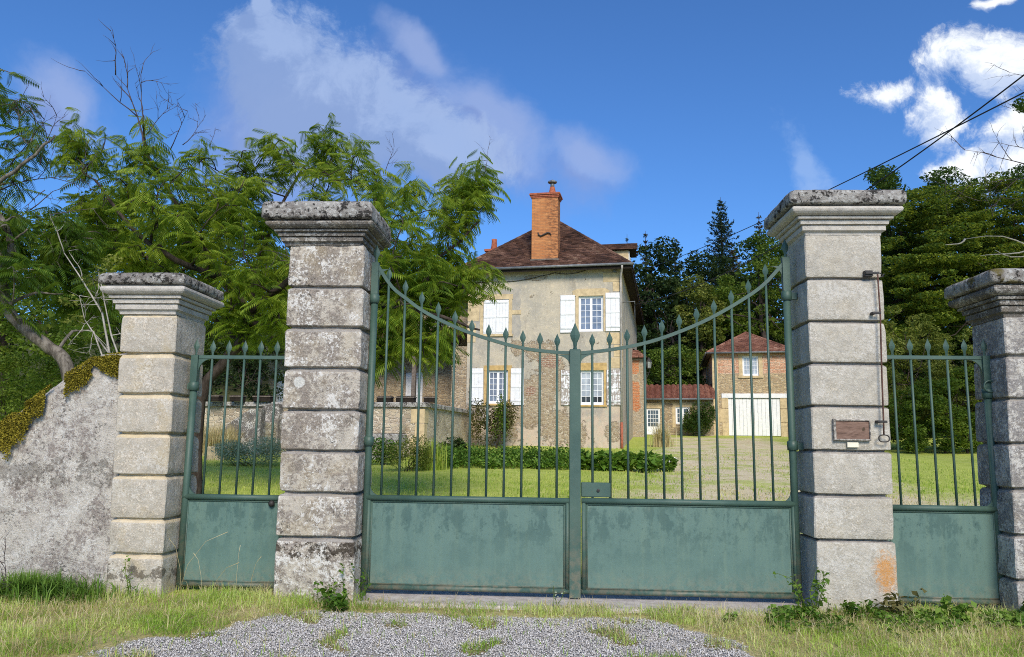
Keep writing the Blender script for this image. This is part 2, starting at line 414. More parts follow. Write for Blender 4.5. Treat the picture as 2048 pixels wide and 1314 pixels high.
# ------------------------------------------------------------------ gate pillars
def rect_loop(x0, x1, y0, y1, z, n=14, r=0.012, seed=0.0, amp=0.0, fine=0.0, zj=None):
    pts = []
    w, d = x1-x0, y1-y0
    def put(x, y, nx, ny):
        if amp > 0:
            q = Vector((x*3.1+seed, y*3.1, z*3.1)); a = mnoise.noise(q)*amp
            q2 = Vector((x*13+seed, y*13, z*13)); a += mnoise.noise(q2)*fine
            q3 = Vector((x*27+seed*2, y*27, z*27)); a -= max(0.0, mnoise.noise(q3)-.15)*fine*1.6
            x += nx*a; y += ny*a
        zz = z
        if zj is not None: zz += .006*mnoise.noise(Vector((x*5+seed, y*5, zj*9.1)))+.010*max(0.0, abs(mnoise.noise(Vector((x*2.3, y*2.3, zj*3.3))))-.25)
        pts.append((x, y, zz))
    nd = n
    for i in range(n+1): put(x0+r+(w-2*r)*i/n, y0, 0, -1)
    for i in range(nd+1): put(x1, y0+r+(d-2*r)*i/nd, 1, 0)
    for i in range(n+1): put(x1-r-(w-2*r)*i/n, y1, 0, 1)
    for i in range(nd+1): put(x0, y1-r-(d-2*r)*i/nd, -1, 0)
    return pts

def pillar(label, xt, xb, ztop, joints, smat, jmat, cornice, slab, cmat, slmat, seed, top_ch=0.035, depth=0.69, batter=0.0, noise_amp=0.009, cap_r=None, shift=0.0, rnd=1.0):
    """xt/xb: left and right edge at the top and at the ground; joints: z of the block joints from the ground up"""
    cx = (xb[0]+xb[1])/2; cy = depth/2
    root = empty('gate_pillar', (cx, cy, 0), label, 'pillar', 'rusticated stone gate pillars')
    rng = random.Random(seed)
    zs = [-0.25]+joints
    def ext(z, o):
        k = max(0, min(1, z/ztop)); x0 = xb[0]+(xt[0]-xb[0])*k; x1 = xb[1]+(xt[1]-xb[1])*k
        return x0-cx+o, x1-cx-o, -cy+o, cy-o
    b = MB(); loops = []; mi = []
    for k in range(len(zs)-1):
        z0, z1 = zs[k], zs[k+1]
        jx = rng.uniform(-0.006, 0.006); jy = rng.uniform(-0.004, 0.004)
        tc = top_ch*rng.uniform(0.75, 1.25)
        prof = [(z0+0.002, 0.046, 1), (z0+0.010, 0.040, 1), (z0+0.014, 0.012*rnd, 0), (z0+0.022, 0.003*rnd, 0)]
        nz = 6
        for i in range(1, nz): prof.append((z0+0.02+(z1-z0-0.02-tc-0.012)*i/nz, 0, 0))
        prof += [(z1-tc-0.010, 0.001, 0), (z1-tc, 0.004, 1), (z1-tc*0.45, 0.020, 1), (z1-0.012, 0.040, 1), (z1-0.004, 0.048, 1)]
        for z, o, q in prof:
            e = 1.0 if o > 0.0005 else 0.6
            x0, x1, y0, y1 = ext(z, o)
            loops.append(rect_loop(x0+jx, x1+jx, y0+jy, y1+jy, z, 26, 0.010 if o < 0.02 else 0.004, seed*7.3+k*3.7, noise_amp*e*(1.5 if 0.0005 < o < 0.03 else 1), 0.005, k))
            mi.append(q)
    n = len(loops[0])
    bb = len(b.v)
    for l in loops: b.v += l
    b.sm = True
    for i in range(len(loops)-1):
        b.cur = 1 if (mi[i] == 1 and mi[i+1] == 1) else 0
        for j in range(n): b.face((bb+i*n+j, bb+i*n+(j+1) % n, bb+(i+1)*n+(j+1) % n, bb+(i+1)*n+j))
    b.cur = 0
    b.build('shaft', [M[smat], M[jmat]], root).data.set_sharp_from_angle(angle=R_(28))
    # moulded cornice
    b = MB(); loops = []
    for z, o in cornice:
        x0, x1, y0, y1 = ext(ztop, -o); x0 += shift; x1 += shift
        loops.append(rect_loop(x0, x1, y0, y1, z, 18, 0.006, seed*3.1, 0.003, 0.002))
    b.rings(loops); b.build('cornice', M[cmat], root)
    # coping slab
    z0, z1, o = slab
    b = MB(); loops = []
    ol, orr = (o, o) if cap_r is None else (o, cap_r)
    x0, x1, y0, y1 = ext(ztop, 0); x0 += shift-ol; x1 += shift+orr; y0 -= o; y1 += o
    h = z1-z0
    for z, e in [(z0, 0.03), (z0+0.006, 0.008), (z0+0.02, 0.0), (z0+h*0.35, 0.0), (z0+h*0.6, 0.002), (z1-h*0.25, 0.004), (z1-0.012, 0.016), (z1+0.004, 0.05), (z1+0.012, 0.16), (z1+0.016, 0.26)]:
        loops.append(rect_loop(x0+e, x1-e, y0+e, y1-e, z, 40, 0.02, seed*5.9, 0.012, 0.010))
    b.sm = True
    b.rings(loops); b.build('coping_slab', M[slmat], root)
    return root

# heights measured on the photo, metres
pillar('tall gate pillar left of the double gate, blotched dark and white with lichen', (-2.67, -1.90), (-2.635, -1.865), 3.47,
       [0.57, 0.99, 1.39, 1.79, 2.20, 2.61, 3.02, 3.48], 'stone_left', 'joint_grey',
       [(3.4500, 0.0000), (3.4735, 0.0042), (3.4829, 0.0210), (3.4876, 0.0357), (3.5276, 0.0378), (3.5299, 0.0210), (3.5346, 0.0189), (3.5370, 0.0578), (3.5675, 0.0630), (3.5699, 0.0483), (3.5746, 0.0462), (3.5769, 0.0903), (3.5957, 0.0945), (3.5969, 0.0777), (3.6027, 0.0756), (3.6051, 0.1050), (3.6145, 0.1344), (3.6286, 0.1543), (3.6450, 0.1628), (3.6615, 0.1575), (3.6697, 0.1449), (3.6709, 0.1103), (3.6897, 0.1050)],
       (3.685, 3.865, 0.195), 'cornice_black', 'slab', 1, noise_amp=0.014, cap_r=0.15, depth=0.60, shift=-0.045)
pillar('tall pale gate pillar right of the double gate with bell pull and wooden plaque', (2.485, 3.215), (2.455, 3.175), 3.57,
       [0.64, 1.05, 1.46, 1.88, 2.29, 2.70, 3.12, 3.575], 'stone_right', 'joint_grey',
       [(3.5500, 0.0000), (3.5772, 0.0042), (3.5881, 0.0210), (3.5935, 0.0357), (3.6398, 0.0378), (3.6425, 0.0210), (3.6479, 0.0189), (3.6506, 0.0578), (3.6860, 0.0630), (3.6887, 0.0483), (3.6942, 0.0462), (3.6969, 0.0903), (3.7186, 0.0945), (3.7200, 0.0777), (3.7268, 0.0756), (3.7295, 0.1050), (3.7404, 0.1344), (3.7567, 0.1543), (3.7758, 0.1628), (3.7948, 0.1575), (3.8043, 0.1449), (3.8057, 0.1103), (3.8274, 0.1050)],
       (3.822, 3.965, 0.19), 'cornice', 'slab', 2, top_ch=0.026, depth=0.60, rnd=.4)
pillar('short gate pillar at the left end against the roughcast wall, cream joints', (-4.365, -3.785), (-4.275, -3.735), 2.75,
       [0.38, 0.71, 1.13, 1.54, 1.93, 2.34, 2.755], 'stone_small_left', 'joint_cream',
       [(2.7350, 0.0000), (2.7635, 0.0038), (2.7749, 0.0190), (2.7806, 0.0323), (2.8291, 0.0342), (2.8319, 0.0190), (2.8376, 0.0171), (2.8405, 0.0522), (2.8775, 0.0570), (2.8803, 0.0437), (2.8861, 0.0418), (2.8889, 0.0817), (2.9117, 0.0855), (2.9131, 0.0703), (2.9202, 0.0684), (2.9231, 0.0950), (2.9345, 0.1216), (2.9516, 0.1396), (2.9716, 0.1472), (2.9915, 0.1425), (3.0015, 0.1311), (3.0029, 0.0997), (3.0257, 0.0950)],
       (3.02, 3.135, 0.165), 'cornice', 'slab', 3, top_ch=0.045, rnd=.5, depth=0.66, cap_r=0.14, shift=-0.02)
pillar('short mottled gate pillar at the right end with mossy coping', (4.315, 4.95), (4.235, 4.90), 2.76,
       [0.31, 0.71, 1.13, 1.55, 1.97, 2.38, 2.765], 'stone_small_right', 'joint_grey',
       [(2.7450, 0.0000), (2.7755, 0.0038), (2.7877, 0.0190), (2.7938, 0.0323), (2.8457, 0.0342), (2.8487, 0.0190), (2.8548, 0.0171), (2.8579, 0.0522), (2.8975, 0.0570), (2.9005, 0.0437), (2.9066, 0.0418), (2.9097, 0.0817), (2.9341, 0.0855), (2.9356, 0.0703), (2.9432, 0.0684), (2.9463, 0.0950), (2.9585, 0.1216), (2.9768, 0.1396), (2.9981, 0.1472), (3.0195, 0.1425), (3.0302, 0.1311), (3.0317, 0.0997), (3.0561, 0.0950)],
       (3.05, 3.19, 0.17), 'cornice_black', 'slab_moss', 4, top_ch=0.03, depth=0.58)

# ------------------------------------------------------------------ gates
GY = 0.30
def interp(tab, x):
    for (a, b), (c, d) in zip(tab, tab[1:]):
        if x <= c or (c, d) == tab[-1]:
            k = (x-a)/(c-a); return b+(d-b)*k
    return tab[-1][1]
def smooth_tab(tab, x):
    # Catmull-Rom through the table
    xs = [p[0] for p in tab]
    i = max(0, min(len(tab)-2, sum(1 for q in xs if q <= x)-1))
    p0 = tab[max(0, i-1)]; p1 = tab[i]; p2 = tab[i+1]; p3 = tab[min(len(tab)-1, i+2)]
    h = p2[0]-p1[0]; tt = (x-p1[0])/h
    m1 = (p2[1]-p0[1])/(p2[0]-p0[0])*h; m2 = (p3[1]-p1[1])/(p3[0]-p1[0])*h
    return (2*tt**3-3*tt**2+1)*p1[1]+(tt**3-2*tt**2+tt)*m1+(-2*tt**3+3*tt**2)*p2[1]+(tt**3-tt**2)*m2

def spear(x, z, k=1.0):
    """cast spear head: diamond blade over a slim neck"""
    b = MB(); loops = []
    for dz, w, d in [(0, .011, .011), (.012, .013, .013), (.022, .010, .010), (.05, .014, .011), (.075, .026, .015), (.095, .031, .016), (.115, .026, .013), (.15, .010, .006), (.172, .0015, .0015)]:
        loops.append([(x-w*k, 0, z+dz*k), (x, -d*k, z+dz*k), (x+w*k, 0, z+dz*k), (x, d*k, z+dz*k)])
    b.rings(loops); return b
def half_round(b, p0, p1, r, y):
    b.tube([p0, p1], r, 10)

def gate_bars(root, xs, zb, topz, tips, r=0.0125):
    for x, tz in zip(xs, tips):
        hb = tz-0.165
        b = MB(); b.sm = True; b.tube([(x, 0, zb), (x, 0, hb+0.004)], r, 8)
        o = b.build('bar', M['paint'], root)
        spear(x, hb).build('spear_tip', M['paint'], o)

def sheet_panel(root, x0, x1, z0, z1, mt, y=0.0, fr=0.06, lower=None):
    # sheet with a rounded bead round it
    b = MB(); b.box(x0+0.01, x1-0.01, y-0.004, y+0.004, z0+0.01, z1-0.01)
    p = b.build('panel', M[mt], root)
    b = MB(); b.sm = True
    for a, c, r in (((x0, z1-0.022), (x1, z1-0.022), 0.030), ((x0, z0+0.024), (x1, z0+0.024), 0.026),
                    ((x0+0.022, z0+0.02), (x0+0.022, z1-0.03), 0.022), ((x1-0.022, z0+0.02), (x1-0.022, z1-0.03), 0.022)):
        b.tube([(a[0], y-0.008, a[1]), (c[0], y-0.008, c[1])], r, 10)
    # quirk bead inside
    for a, c in (((x0+0.05, z1-0.060), (x1-0.05, z1-0.060)), ((x0+0.055, z0+0.05), (x0+0.055, z1-0.06)), ((x1-0.055, z0+0.05), (x1-0.055, z1-0.06)), ((x0+0.05, z0+0.055), (x1-0.05, z0+0.055))):
        b.tube([(a[0], y-0.006, a[1]), (c[0], y-0.006, c[1])], 0.008, 6)
    b.build('panel_frame', M['paint'], root)
    return p

def hinge_stile(root, x, ztop, zcol_hi, zcol_lo, side, spear_z=None):
    """round hinge post, thinner below the upper collar; collars strapped back to the pillar"""
    b = MB(); b.sm = True
    b.tube([(x, 0, 0.03), (x, 0, zcol_hi)], 0.036, 12); b.sm = False
    b.box(x-0.036, x+0.036, -0.032, 0.032, zcol_hi+0.05, ztop)
    st = b.build('hinge_stile', M['paint'], root)
    if spear_z: spear(x+0.004, ztop-0.004, 1.15).build('spear_tip', M['paint'], st)
    for z in (zcol_hi, zcol_lo):
        b = MB(); b.sm = True; b.lathe([(0.040, z-0.045), (0.050, z-0.043), (0.052, z), (0.050, z+0.043), (0.038, z+0.05)], (x, 0), 14)
        b.sm = False; xx = x+side*0.10
        b.box(min(x, xx), max(x, xx), -0.022, 0.022, z-0.035, z+0.03)
        b.build('hinge_collar', M['paint'], root)
    return st

def top_rail(root, f, x0, x1, n, w=0.030, h=0.034):
    b = MB(); loops = []
    for i in range(n+1):
        x = x0+(x1-x0)*i/n; z = f(x)
        s = (f(min(x1, x+.01))-f(max(x0, x-.01)))/(min(x1, x+.01)-max(x0, x-.01)); c = 1/math.sqrt(1+s*s)
        dx, dz = -s*c*h/2, c*h/2
        loops.append([(x-dx, -w/2, z-dz), (x-dx, w/2, z-dz), (x+dx, w/2, z+dz), (x+dx, -w/2, z+dz)])
    b.rings(loops); return b
def gusset(b, x, z, dx, dz, y0=-0.010, y1=0.010):
    """concave bracket filling the corner at (x, z); arms dx along the rail, dz down the post"""
    pts = [(x, z)]
    for i in range(7):
        a = PI/2*i/6
        pts.append((x+dx*(1-math.sin(a)), z+dz*(1-math.cos(a))))
    if (dx > 0) == (dz > 0): pts = pts[::-1]
    b.prism(pts, y0, y1)

RAIL_L = [(-1.83, 3.32), (-1.67, 3.09), (-1.51, 2.96), (-1.33, 2.83), (-0.98, 2.66), (-0.64, 2.54), (-0.29, 2.45), (0.05, 2.41), (0.20, 2.405)]
RAIL_R = [(0.30, 2.405), (0.59, 2.44), (0.94, 2.51), (1.28, 2.625), (1.63, 2.785), (1.99, 3.00), (2.17, 3.14), (2.36, 3.35)]
TIPS_L = [3.285, 3.15, 3.03, 2.92, 2.83, 2.74, 2.69, 2.66, 2.63, 2.61, 2.595]
TIPS_R = [2.60, 2.615, 2.65, 2.69, 2.745, 2.805, 2.875, 2.955, 3.055, 3.165, 3.33]
XS_L = [-1.70+0.1755*i for i in range(11)]
XS_R = [0.41+0.176*i for i in range(11)]
# left leaf carries the meeting post
gl = empty('gate_leaf', (0, GY, 0), 'swept green gate leaf carrying the wide meeting post, hinged on the lichen-blotched pillar', 'gate', 'swept green double gate')
hinge_stile(gl, -1.845, 3.34, 2.955, 1.49, -1, True)
top_rail(gl, lambda x: smooth_tab(RAIL_L, x), -1.82, 0.19, 40).build('top_rail', M['paint'], gl)
gate_bars(gl, XS_L, 0.945, None, TIPS_L)
sheet_panel(gl, -1.84, 0.185, 0.05, 0.955, 'panel')
b = MB(); b.box(0.180, 0.292, -0.045, 0.015, 0.015, 2.44, 0.006)
mp = b.build('meeting_post', M['paint'], gl)
spear(0.236, 2.43, 1.65).build('spear_tip', M['paint'], mp)
for q in ((0.181, 2.385, -0.16, -0.10), (-1.81, 3.27, 0.12, -0.13), (-1.81, 0.955, 0.10, 0.10)): b = MB(); gusset(b, *q); b.build('corner_bracket', M['paint'], gl)
gr = empty('gate_leaf', (0, GY, 0), 'swept green gate leaf with the lock box, hinged on the bell-pull pillar', 'gate', 'swept green double gate')
hinge_stile(gr, 2.372, 3.40, 3.00, 1.50, 1, True)
top_rail(gr, lambda x: smooth_tab(RAIL_R, x), 0.296, 2.345, 40).build('top_rail', M['paint'], gr)
gate_bars(gr, XS_R, 0.945, None, TIPS_R)
sheet_panel(gr, 0.300, 2.375, 0.05, 0.960, 'panel_two')
for q in ((0.293, 2.395, 0.16, -0.10), (2.337, 3.31, -0.12, -0.13), (2.337, 0.955, -0.10, 0.10)): b = MB(); gusset(b, *q); b.build('corner_bracket', M['paint'], gr)
b = MB(); b.box(0.297, 0.59, -0.015, 0.045, 0.975, 1.115, 0.006)
lb = b.build('lock_box', M['paint'], gr)
b = MB(); b.lathe([(0.006, 0), (0.016, 0.004), (0.016, 0.010), (0.007, 0.012)], (0, 0), 10)
kh = b.build('key_plate', M['iron'], lb); kh.location = (0.465, -0.016, 1.04); kh.rotation_euler = (PI/2, 0, 0)

def side_gate(label, xs, xh, xf, side, ztop_rail, tipz, mt, zr):
    g = empty('side_gate', (0, GY, 0), label, 'gate', 'low green pedestrian gates')
    b = MB(); b.sm = True; zc = 2.03
    b.tube([(xh, 0, 0.03), (xh, 0, zc)], 0.036, 12); b.sm = False
    b.box(xh-0.036, xh+0.036, -0.032, 0.032, zc+0.05, ztop_rail+0.02)
    st = b.build('hinge_stile', M['paint'], g)
    spear(xh, ztop_rail+0.018, 1.0).build('spear_tip', M['paint'], st)
    b = MB(); b.sm = True; b.lathe([(0.040, zc-0.045), (0.050, zc-0.043), (0.052, zc), (0.050, zc+0.043), (0.038, zc+0.05)], (xh, 0), 14)
    b.sm = False; xx = xh+side*0.06; b.box(min(xh, xx), max(xh, xx), -0.02, 0.02, zc-0.03, zc+0.03); b.build('hinge_collar', M['paint'], g)
    b = MB(); a, c = min(xh, xf), max(xh, xf); b.box(a+(0.036 if side < 0 else 0), c-(0.036 if side > 0 else 0), -0.017, 0.017, ztop_rail-0.02, ztop_rail+0.018, 0.004)
    b.build('top_rail', M['paint'], g)
    gate_bars(g, xs, zr-0.01, None, [tipz]*len(xs))
    sheet_panel(g, a-0.02 if side < 0 else a, c+0.02 if side > 0 else c, 0.04, zr, mt)
    for q in ((xh-side*0.036, ztop_rail-0.02, -side*0.13, -0.14), (xh-side*0.036, zr, -side*0.09, 0.09)): b = MB(); gusset(b, *q); b.build('corner_bracket', M['paint'], g)
    return g
sg = side_gate('low green side gate with round latch knob between cream-jointed and lichen-blotched pillars', [-3.525, -3.355, -3.185, -3.015, -2.845], -3.70, -2.66, -1, 2.335, 2.505, 'panel_two', 0.935)
b = MB(); b.sm = True; b.lathe([(0.006, 0), (0.03, 0.006), (0.032, 0.02), (0.018, 0.035), (0.004, 0.038)], (0, 0), 12)
kn = b.build('latch_knob', M['iron'], sg); kn.location = (-2.80, -0.02, 0.86); kn.rotation_euler = (PI/2, 0, 0)
sg = side_gate('low green side gate beside the bell pull, with a ring on its hinge post', [3.385, 3.56, 3.735, 3.91, 4.085], 4.275, 3.215, 1, 2.385, 2.565, 'panel', 0.945)
b = MB(); b.sm = True
b.tube([(4.275+0.055*math.cos(a*PI/8), -0.052, 2.10+0.055*math.sin(a*PI/8)) for a in range(17)], 0.009, 6)
b.build('ring', M['paint'], sg)

# stone sill under the double gate
m_, t = mat('worn_concrete_sill'); p = t.obj(); n = t.noise(p, 9, 7, .65); n2 = t.noise(p, 70, 5, .7)
c = t.mix(t.rng(n, .35, .65), (.56, .52, .475), (.40, .365, .33)); c = t.mix(t.rng(n2, .55, .7), c, (.15, .14, .12))
M['sill'] = finish(m_, t, c, .95, t.bump(t.add(n, n2), .5, .01), .1)
b = MB(); loops = []
for z, e in ((-0.15, 0), (-0.015, 0), (0.0, 0.008), (0.004, 0.03)): loops.append(rect_loop(-1.86+e, 2.44-e, -0.10+e, 0.60-e, z, 60, 0.01, 2.0, 0.014, 0.005))
b.rings(loops); tag(b.build('threshold', M['sill']), 'worn pale concrete sill under the green double gate', 'threshold')

# ------------------------------------------------------------------ things fixed to the right pillar
def bell_pull():
    r = empty('bell_pull', (3.10, -0.06, 1.56), 'rusty iron bell pull rod with ring handle on the right pillar', 'bell pull')
    b = MB(); b.sm = True
    b.tube([(0.035, 0, 1.60), (0.038, 0, 1.2), (0.020, 0, 0.6), (0.012, 0, 0.2), (0.008, 0, 0.055)], 0.0075, 6)
    b.build('rod', M['rust'], r)
    b = MB(); b.sm = True
    pts = []
    for i in range(25):
        a = 2*PI*i/24; pts.append((0.008+0.048*math.copysign(abs(math.cos(a))**0.75, math.cos(a)), 0, 0.02+0.032*math.copysign(abs(math.sin(a))**0.8, math.sin(a))))
    b.tube(pts, 0.006, 6, cap=False); b.build('ring_handle', M['iron'], r)
    for z, w, big in ((1.60, 0.12, 1), (1.21, 0.075, 0), (0.175, 0.085, 0)):
        b = MB(); b.box(0.04-w, 0.045, -0.010, 0.008, z-0.010, z+0.012, 0.003)
        if big: b.box(0.04-w, 0.04-w+0.075, 0.008, 0.066, z-0.030, z+0.030, 0.004)
        else: b.box(0.04-w, 0.04-w+0.03, 0.004, 0.066, z-0.013, z+0.013, 0.003)
        b.build('bracket', M['iron'], r)
    b = MB(); b.sm = True; b.tube([(0.04, 0, 1.605), (0.075, 0.02, 1.60), (0.10, 0.03, 1.57)], 0.006, 6); b.tube([(0.06, 0.01, 1.56), (0.085, 0.02, 1.57), (0.11, 0.03, 1.60)], 0.005, 6)
    b.build('crank', M['iron'], r)
bell_pull()
def wood_mat():
    m_, t = mat('weathered_brown_board'); p = t.obj()
    g = t.noise(t.map(p, (4, 4, 26)), 2.0, 6, .65, 1.2); n = t.noise(p, 14, 5)
    c = t.ramp(g, [(.3, (.085, .050, .036)), (.5, (.19, .118, .088)), (.7, (.26, .175, .135))])
    c = t.mix(t.rng(n, .62, .7), c, (.075, .05, .03))
    return finish(m_, t, c, .7, t.bump(g, .4, .005), .25)
M['board'] = wood_mat()
M['frame_worn'] = flat_mat('flaking_frame_paint', (0.30, 0.275, 0.24), 0.85, 0.75, 34, 0.2, 0.0, 0.6)
pq = empty('plaque', (2.83, -0.012, 1.655), 'small weathered blank wooden board in a flaking frame on the right pillar', 'plaque')
b = MB(); b.box(-0.155, 0.16, -0.016, 0.01, -0.085, 0.085, 0.002); b.build('board', M['board'], pq)
b = MB(); b.box(-0.172, -0.150, -0.032, 0.012, -0.098, 0.105, 0.003); b.box(-0.150, 0.158, -0.030, 0.012, 0.086, 0.100, 0.003)
b.box(-0.150, 0.158, -0.030, 0.012, -0.098, -0.084, 0.003); b.box(0.158, 0.170, -0.030, 0.012, -0.098, 0.095, 0.003); b.build('frame', M['frame_worn'], pq)
M['ivory'] = flat_mat('ivory_plastic', (0.74, 0.70, 0.56), 0.5, 0.05, 20, 0.4, 0, 0.05)
b = MB(); b.box(-0.053, 0.053, -0.010, 0.008, -0.024, 0.024, 0.004)
o = b.build('nameplate', M['ivory']); o.location = (2.835, -0.014, 1.516); tag(o, 'small blank ivory nameplate under the wooden board on the right pillar', 'nameplate')

# ------------------------------------------------------------------ roughcast wall on the left
def boundary_wall():
    prof = [(-4.20, 2.345), (-4.45, 2.345), (-4.66, 2.32), (-4.86, 2.19), (-5.11, 2.01), (-5.30, 1.86), (-5.56, 1.66), (-5.9, 1.36), (-6.6, 1.2), (-9.0, 1.15)]
    prof = [(-x, z) for x, z in prof]
    r = empty('boundary_wall', (-4.9, 0.36, 0), 'rough pebbly rendered wall sloping down at the left, mossy on top', 'wall')
    def top(x): return interp(prof, max(4.2, -x))
    b = MB(); b.sm = True
    nx = 150; loops = []
    for i in range(nx+1):
        x = -4.22-(8.8-4.22)*(i/nx)**1.5
        zt = top(x); ring = []
        sec = [(-0.27, -0.3), (-0.27, 0.0)]+[(-0.265+0.012*(k/22), zt*(k/22)-0.06*(k/22)) for k in range(1, 23)]+[(-0.21, zt-0.015), (-0.12, zt+0.015), (0, zt+0.03), (0.12, zt+0.015), (0.21, zt-0.015), (0.25, zt-0.06), (0.25, zt*0.5), (0.25, -0.3)]
        for (y, z) in sec:
            q = Vector((x*2.2, y*2.2+3, z*2.2)); q2 = Vector((x*11, y*11, z*11)); q3 = Vector((x*24, y*24, z*24))
            a = mnoise.noise(q)*0.022+mnoise.noise(q2)*0.012+abs(mnoise.noise(q3))*0.014
            s = -1 if y < 0 else 1
            ring.append((x+4.9, y+s*a, z+(a*0.6 if z > 0.3 else 0)))
        loops.append(ring)
    b.rings(loops); b.build('wall_body', M['roughcast'], r)
    # moss cushions on the sloping top
    rng = np.random.default_rng(5); V = []
    for (xa, xb, n) in ((-4.26, -4.92, 22000), (-5.12, -5.95, 36000), (-4.88, -5.2, 1500)):
        for _ in range(n):
            x = rng.uniform(xb, xa); zt = top(x)
            u = rng.uniform(-1.0, 0.15)
            if u < -0.30:
                k = (-u-0.30)/0.70
                edge = (0.24 if xa > -5 else 0.42)*(0.55+0.8*mnoise.noise(Vector((x*3.1, 7.7, 0)))+0.25*mnoise.noise(Vector((x*12, 2.7, 0))))
                lim = max(0.04, edge+0.12) if n > 2000 else 0.03
                p = (x, -0.292-.02*rng.random()-.025*max(0, mnoise.noise(Vector((x*9, k*3, 2)))), zt-0.02-k*lim)
            else: p = (x, u*0.24, zt+0.03+.03*max(0, mnoise.noise(Vector((x*8, u*3, 4)))))
            if mnoise.noise(Vector((x*5, p[2]*5, p[1]*5))) < -0.35: continue
            if u < -0.30 and rng.random() < max(0, (k-.55)/.45)*.9-.35*mnoise.noise(Vector((x*14, p[2]*14, 3))): continue
            s = rng.uniform(0.004, 0.010); d = rng.normal(size=3); d /= np.linalg.norm(d)
            e = np.cross(d, rng.normal(size=3)); e /= np.linalg.norm(e)
            p = np.array(p)+rng.normal(size=3)*0.004-np.array((-4.9, 0, 0))
            V.append([p-e*s, p+d*s, p+e*s, p-d*s])
    np_obj('moss', np.array(V), M['moss'], r)
m_, t = mat('ochre_moss'); rr = t.geo('Random Per Island'); n = t.noise(t.geo('Position'), 7, 4, .7)
c = t.ramp(t.add(t.mul(rr, .5), t.mul(n, .5)), [(.25, (.070, .066, .012)), (.5, (.195, .165, .020)), (.75, (.35, .29, .04))])
M['moss'] = finish(m_, t, c, .95, None, .05)
boundary_wall()
# ------------------------------------------------------------------ materials of the buildings
def rubble(t, p, scale, c0, c1, mortar, flat=2.0):
    q = t.map(p, (1, 1, flat))
    q = t.n('VectorMath', {'operation': 'ADD'}, i0=q, i1=t.n('VectorMath', {'operation': 'SCALE'}, i0=t.noisec(p, scale*1.3, 3), Scale=0.35/scale*2).outputs[0]).outputs[0]
    e = t.vor(q, scale, 'DISTANCE_TO_EDGE'); cc = t.vor(q, scale, 'F1', 'Color')
    r = t.sep(cc)[0]; n = t.noise(p, scale*5, 5, .7)
    c = t.mix(r, c0, c1); c = t.mix(t.mul(t.rng(n, .45, .7), .5), c, [x*.45 for x in c0])
    mk = t.rng(e, 0.03, 0.10)
    return t.mix(mk, mortar, c), t.add(t.mul(mk, 1.0), t.mul(n, .5)), mk

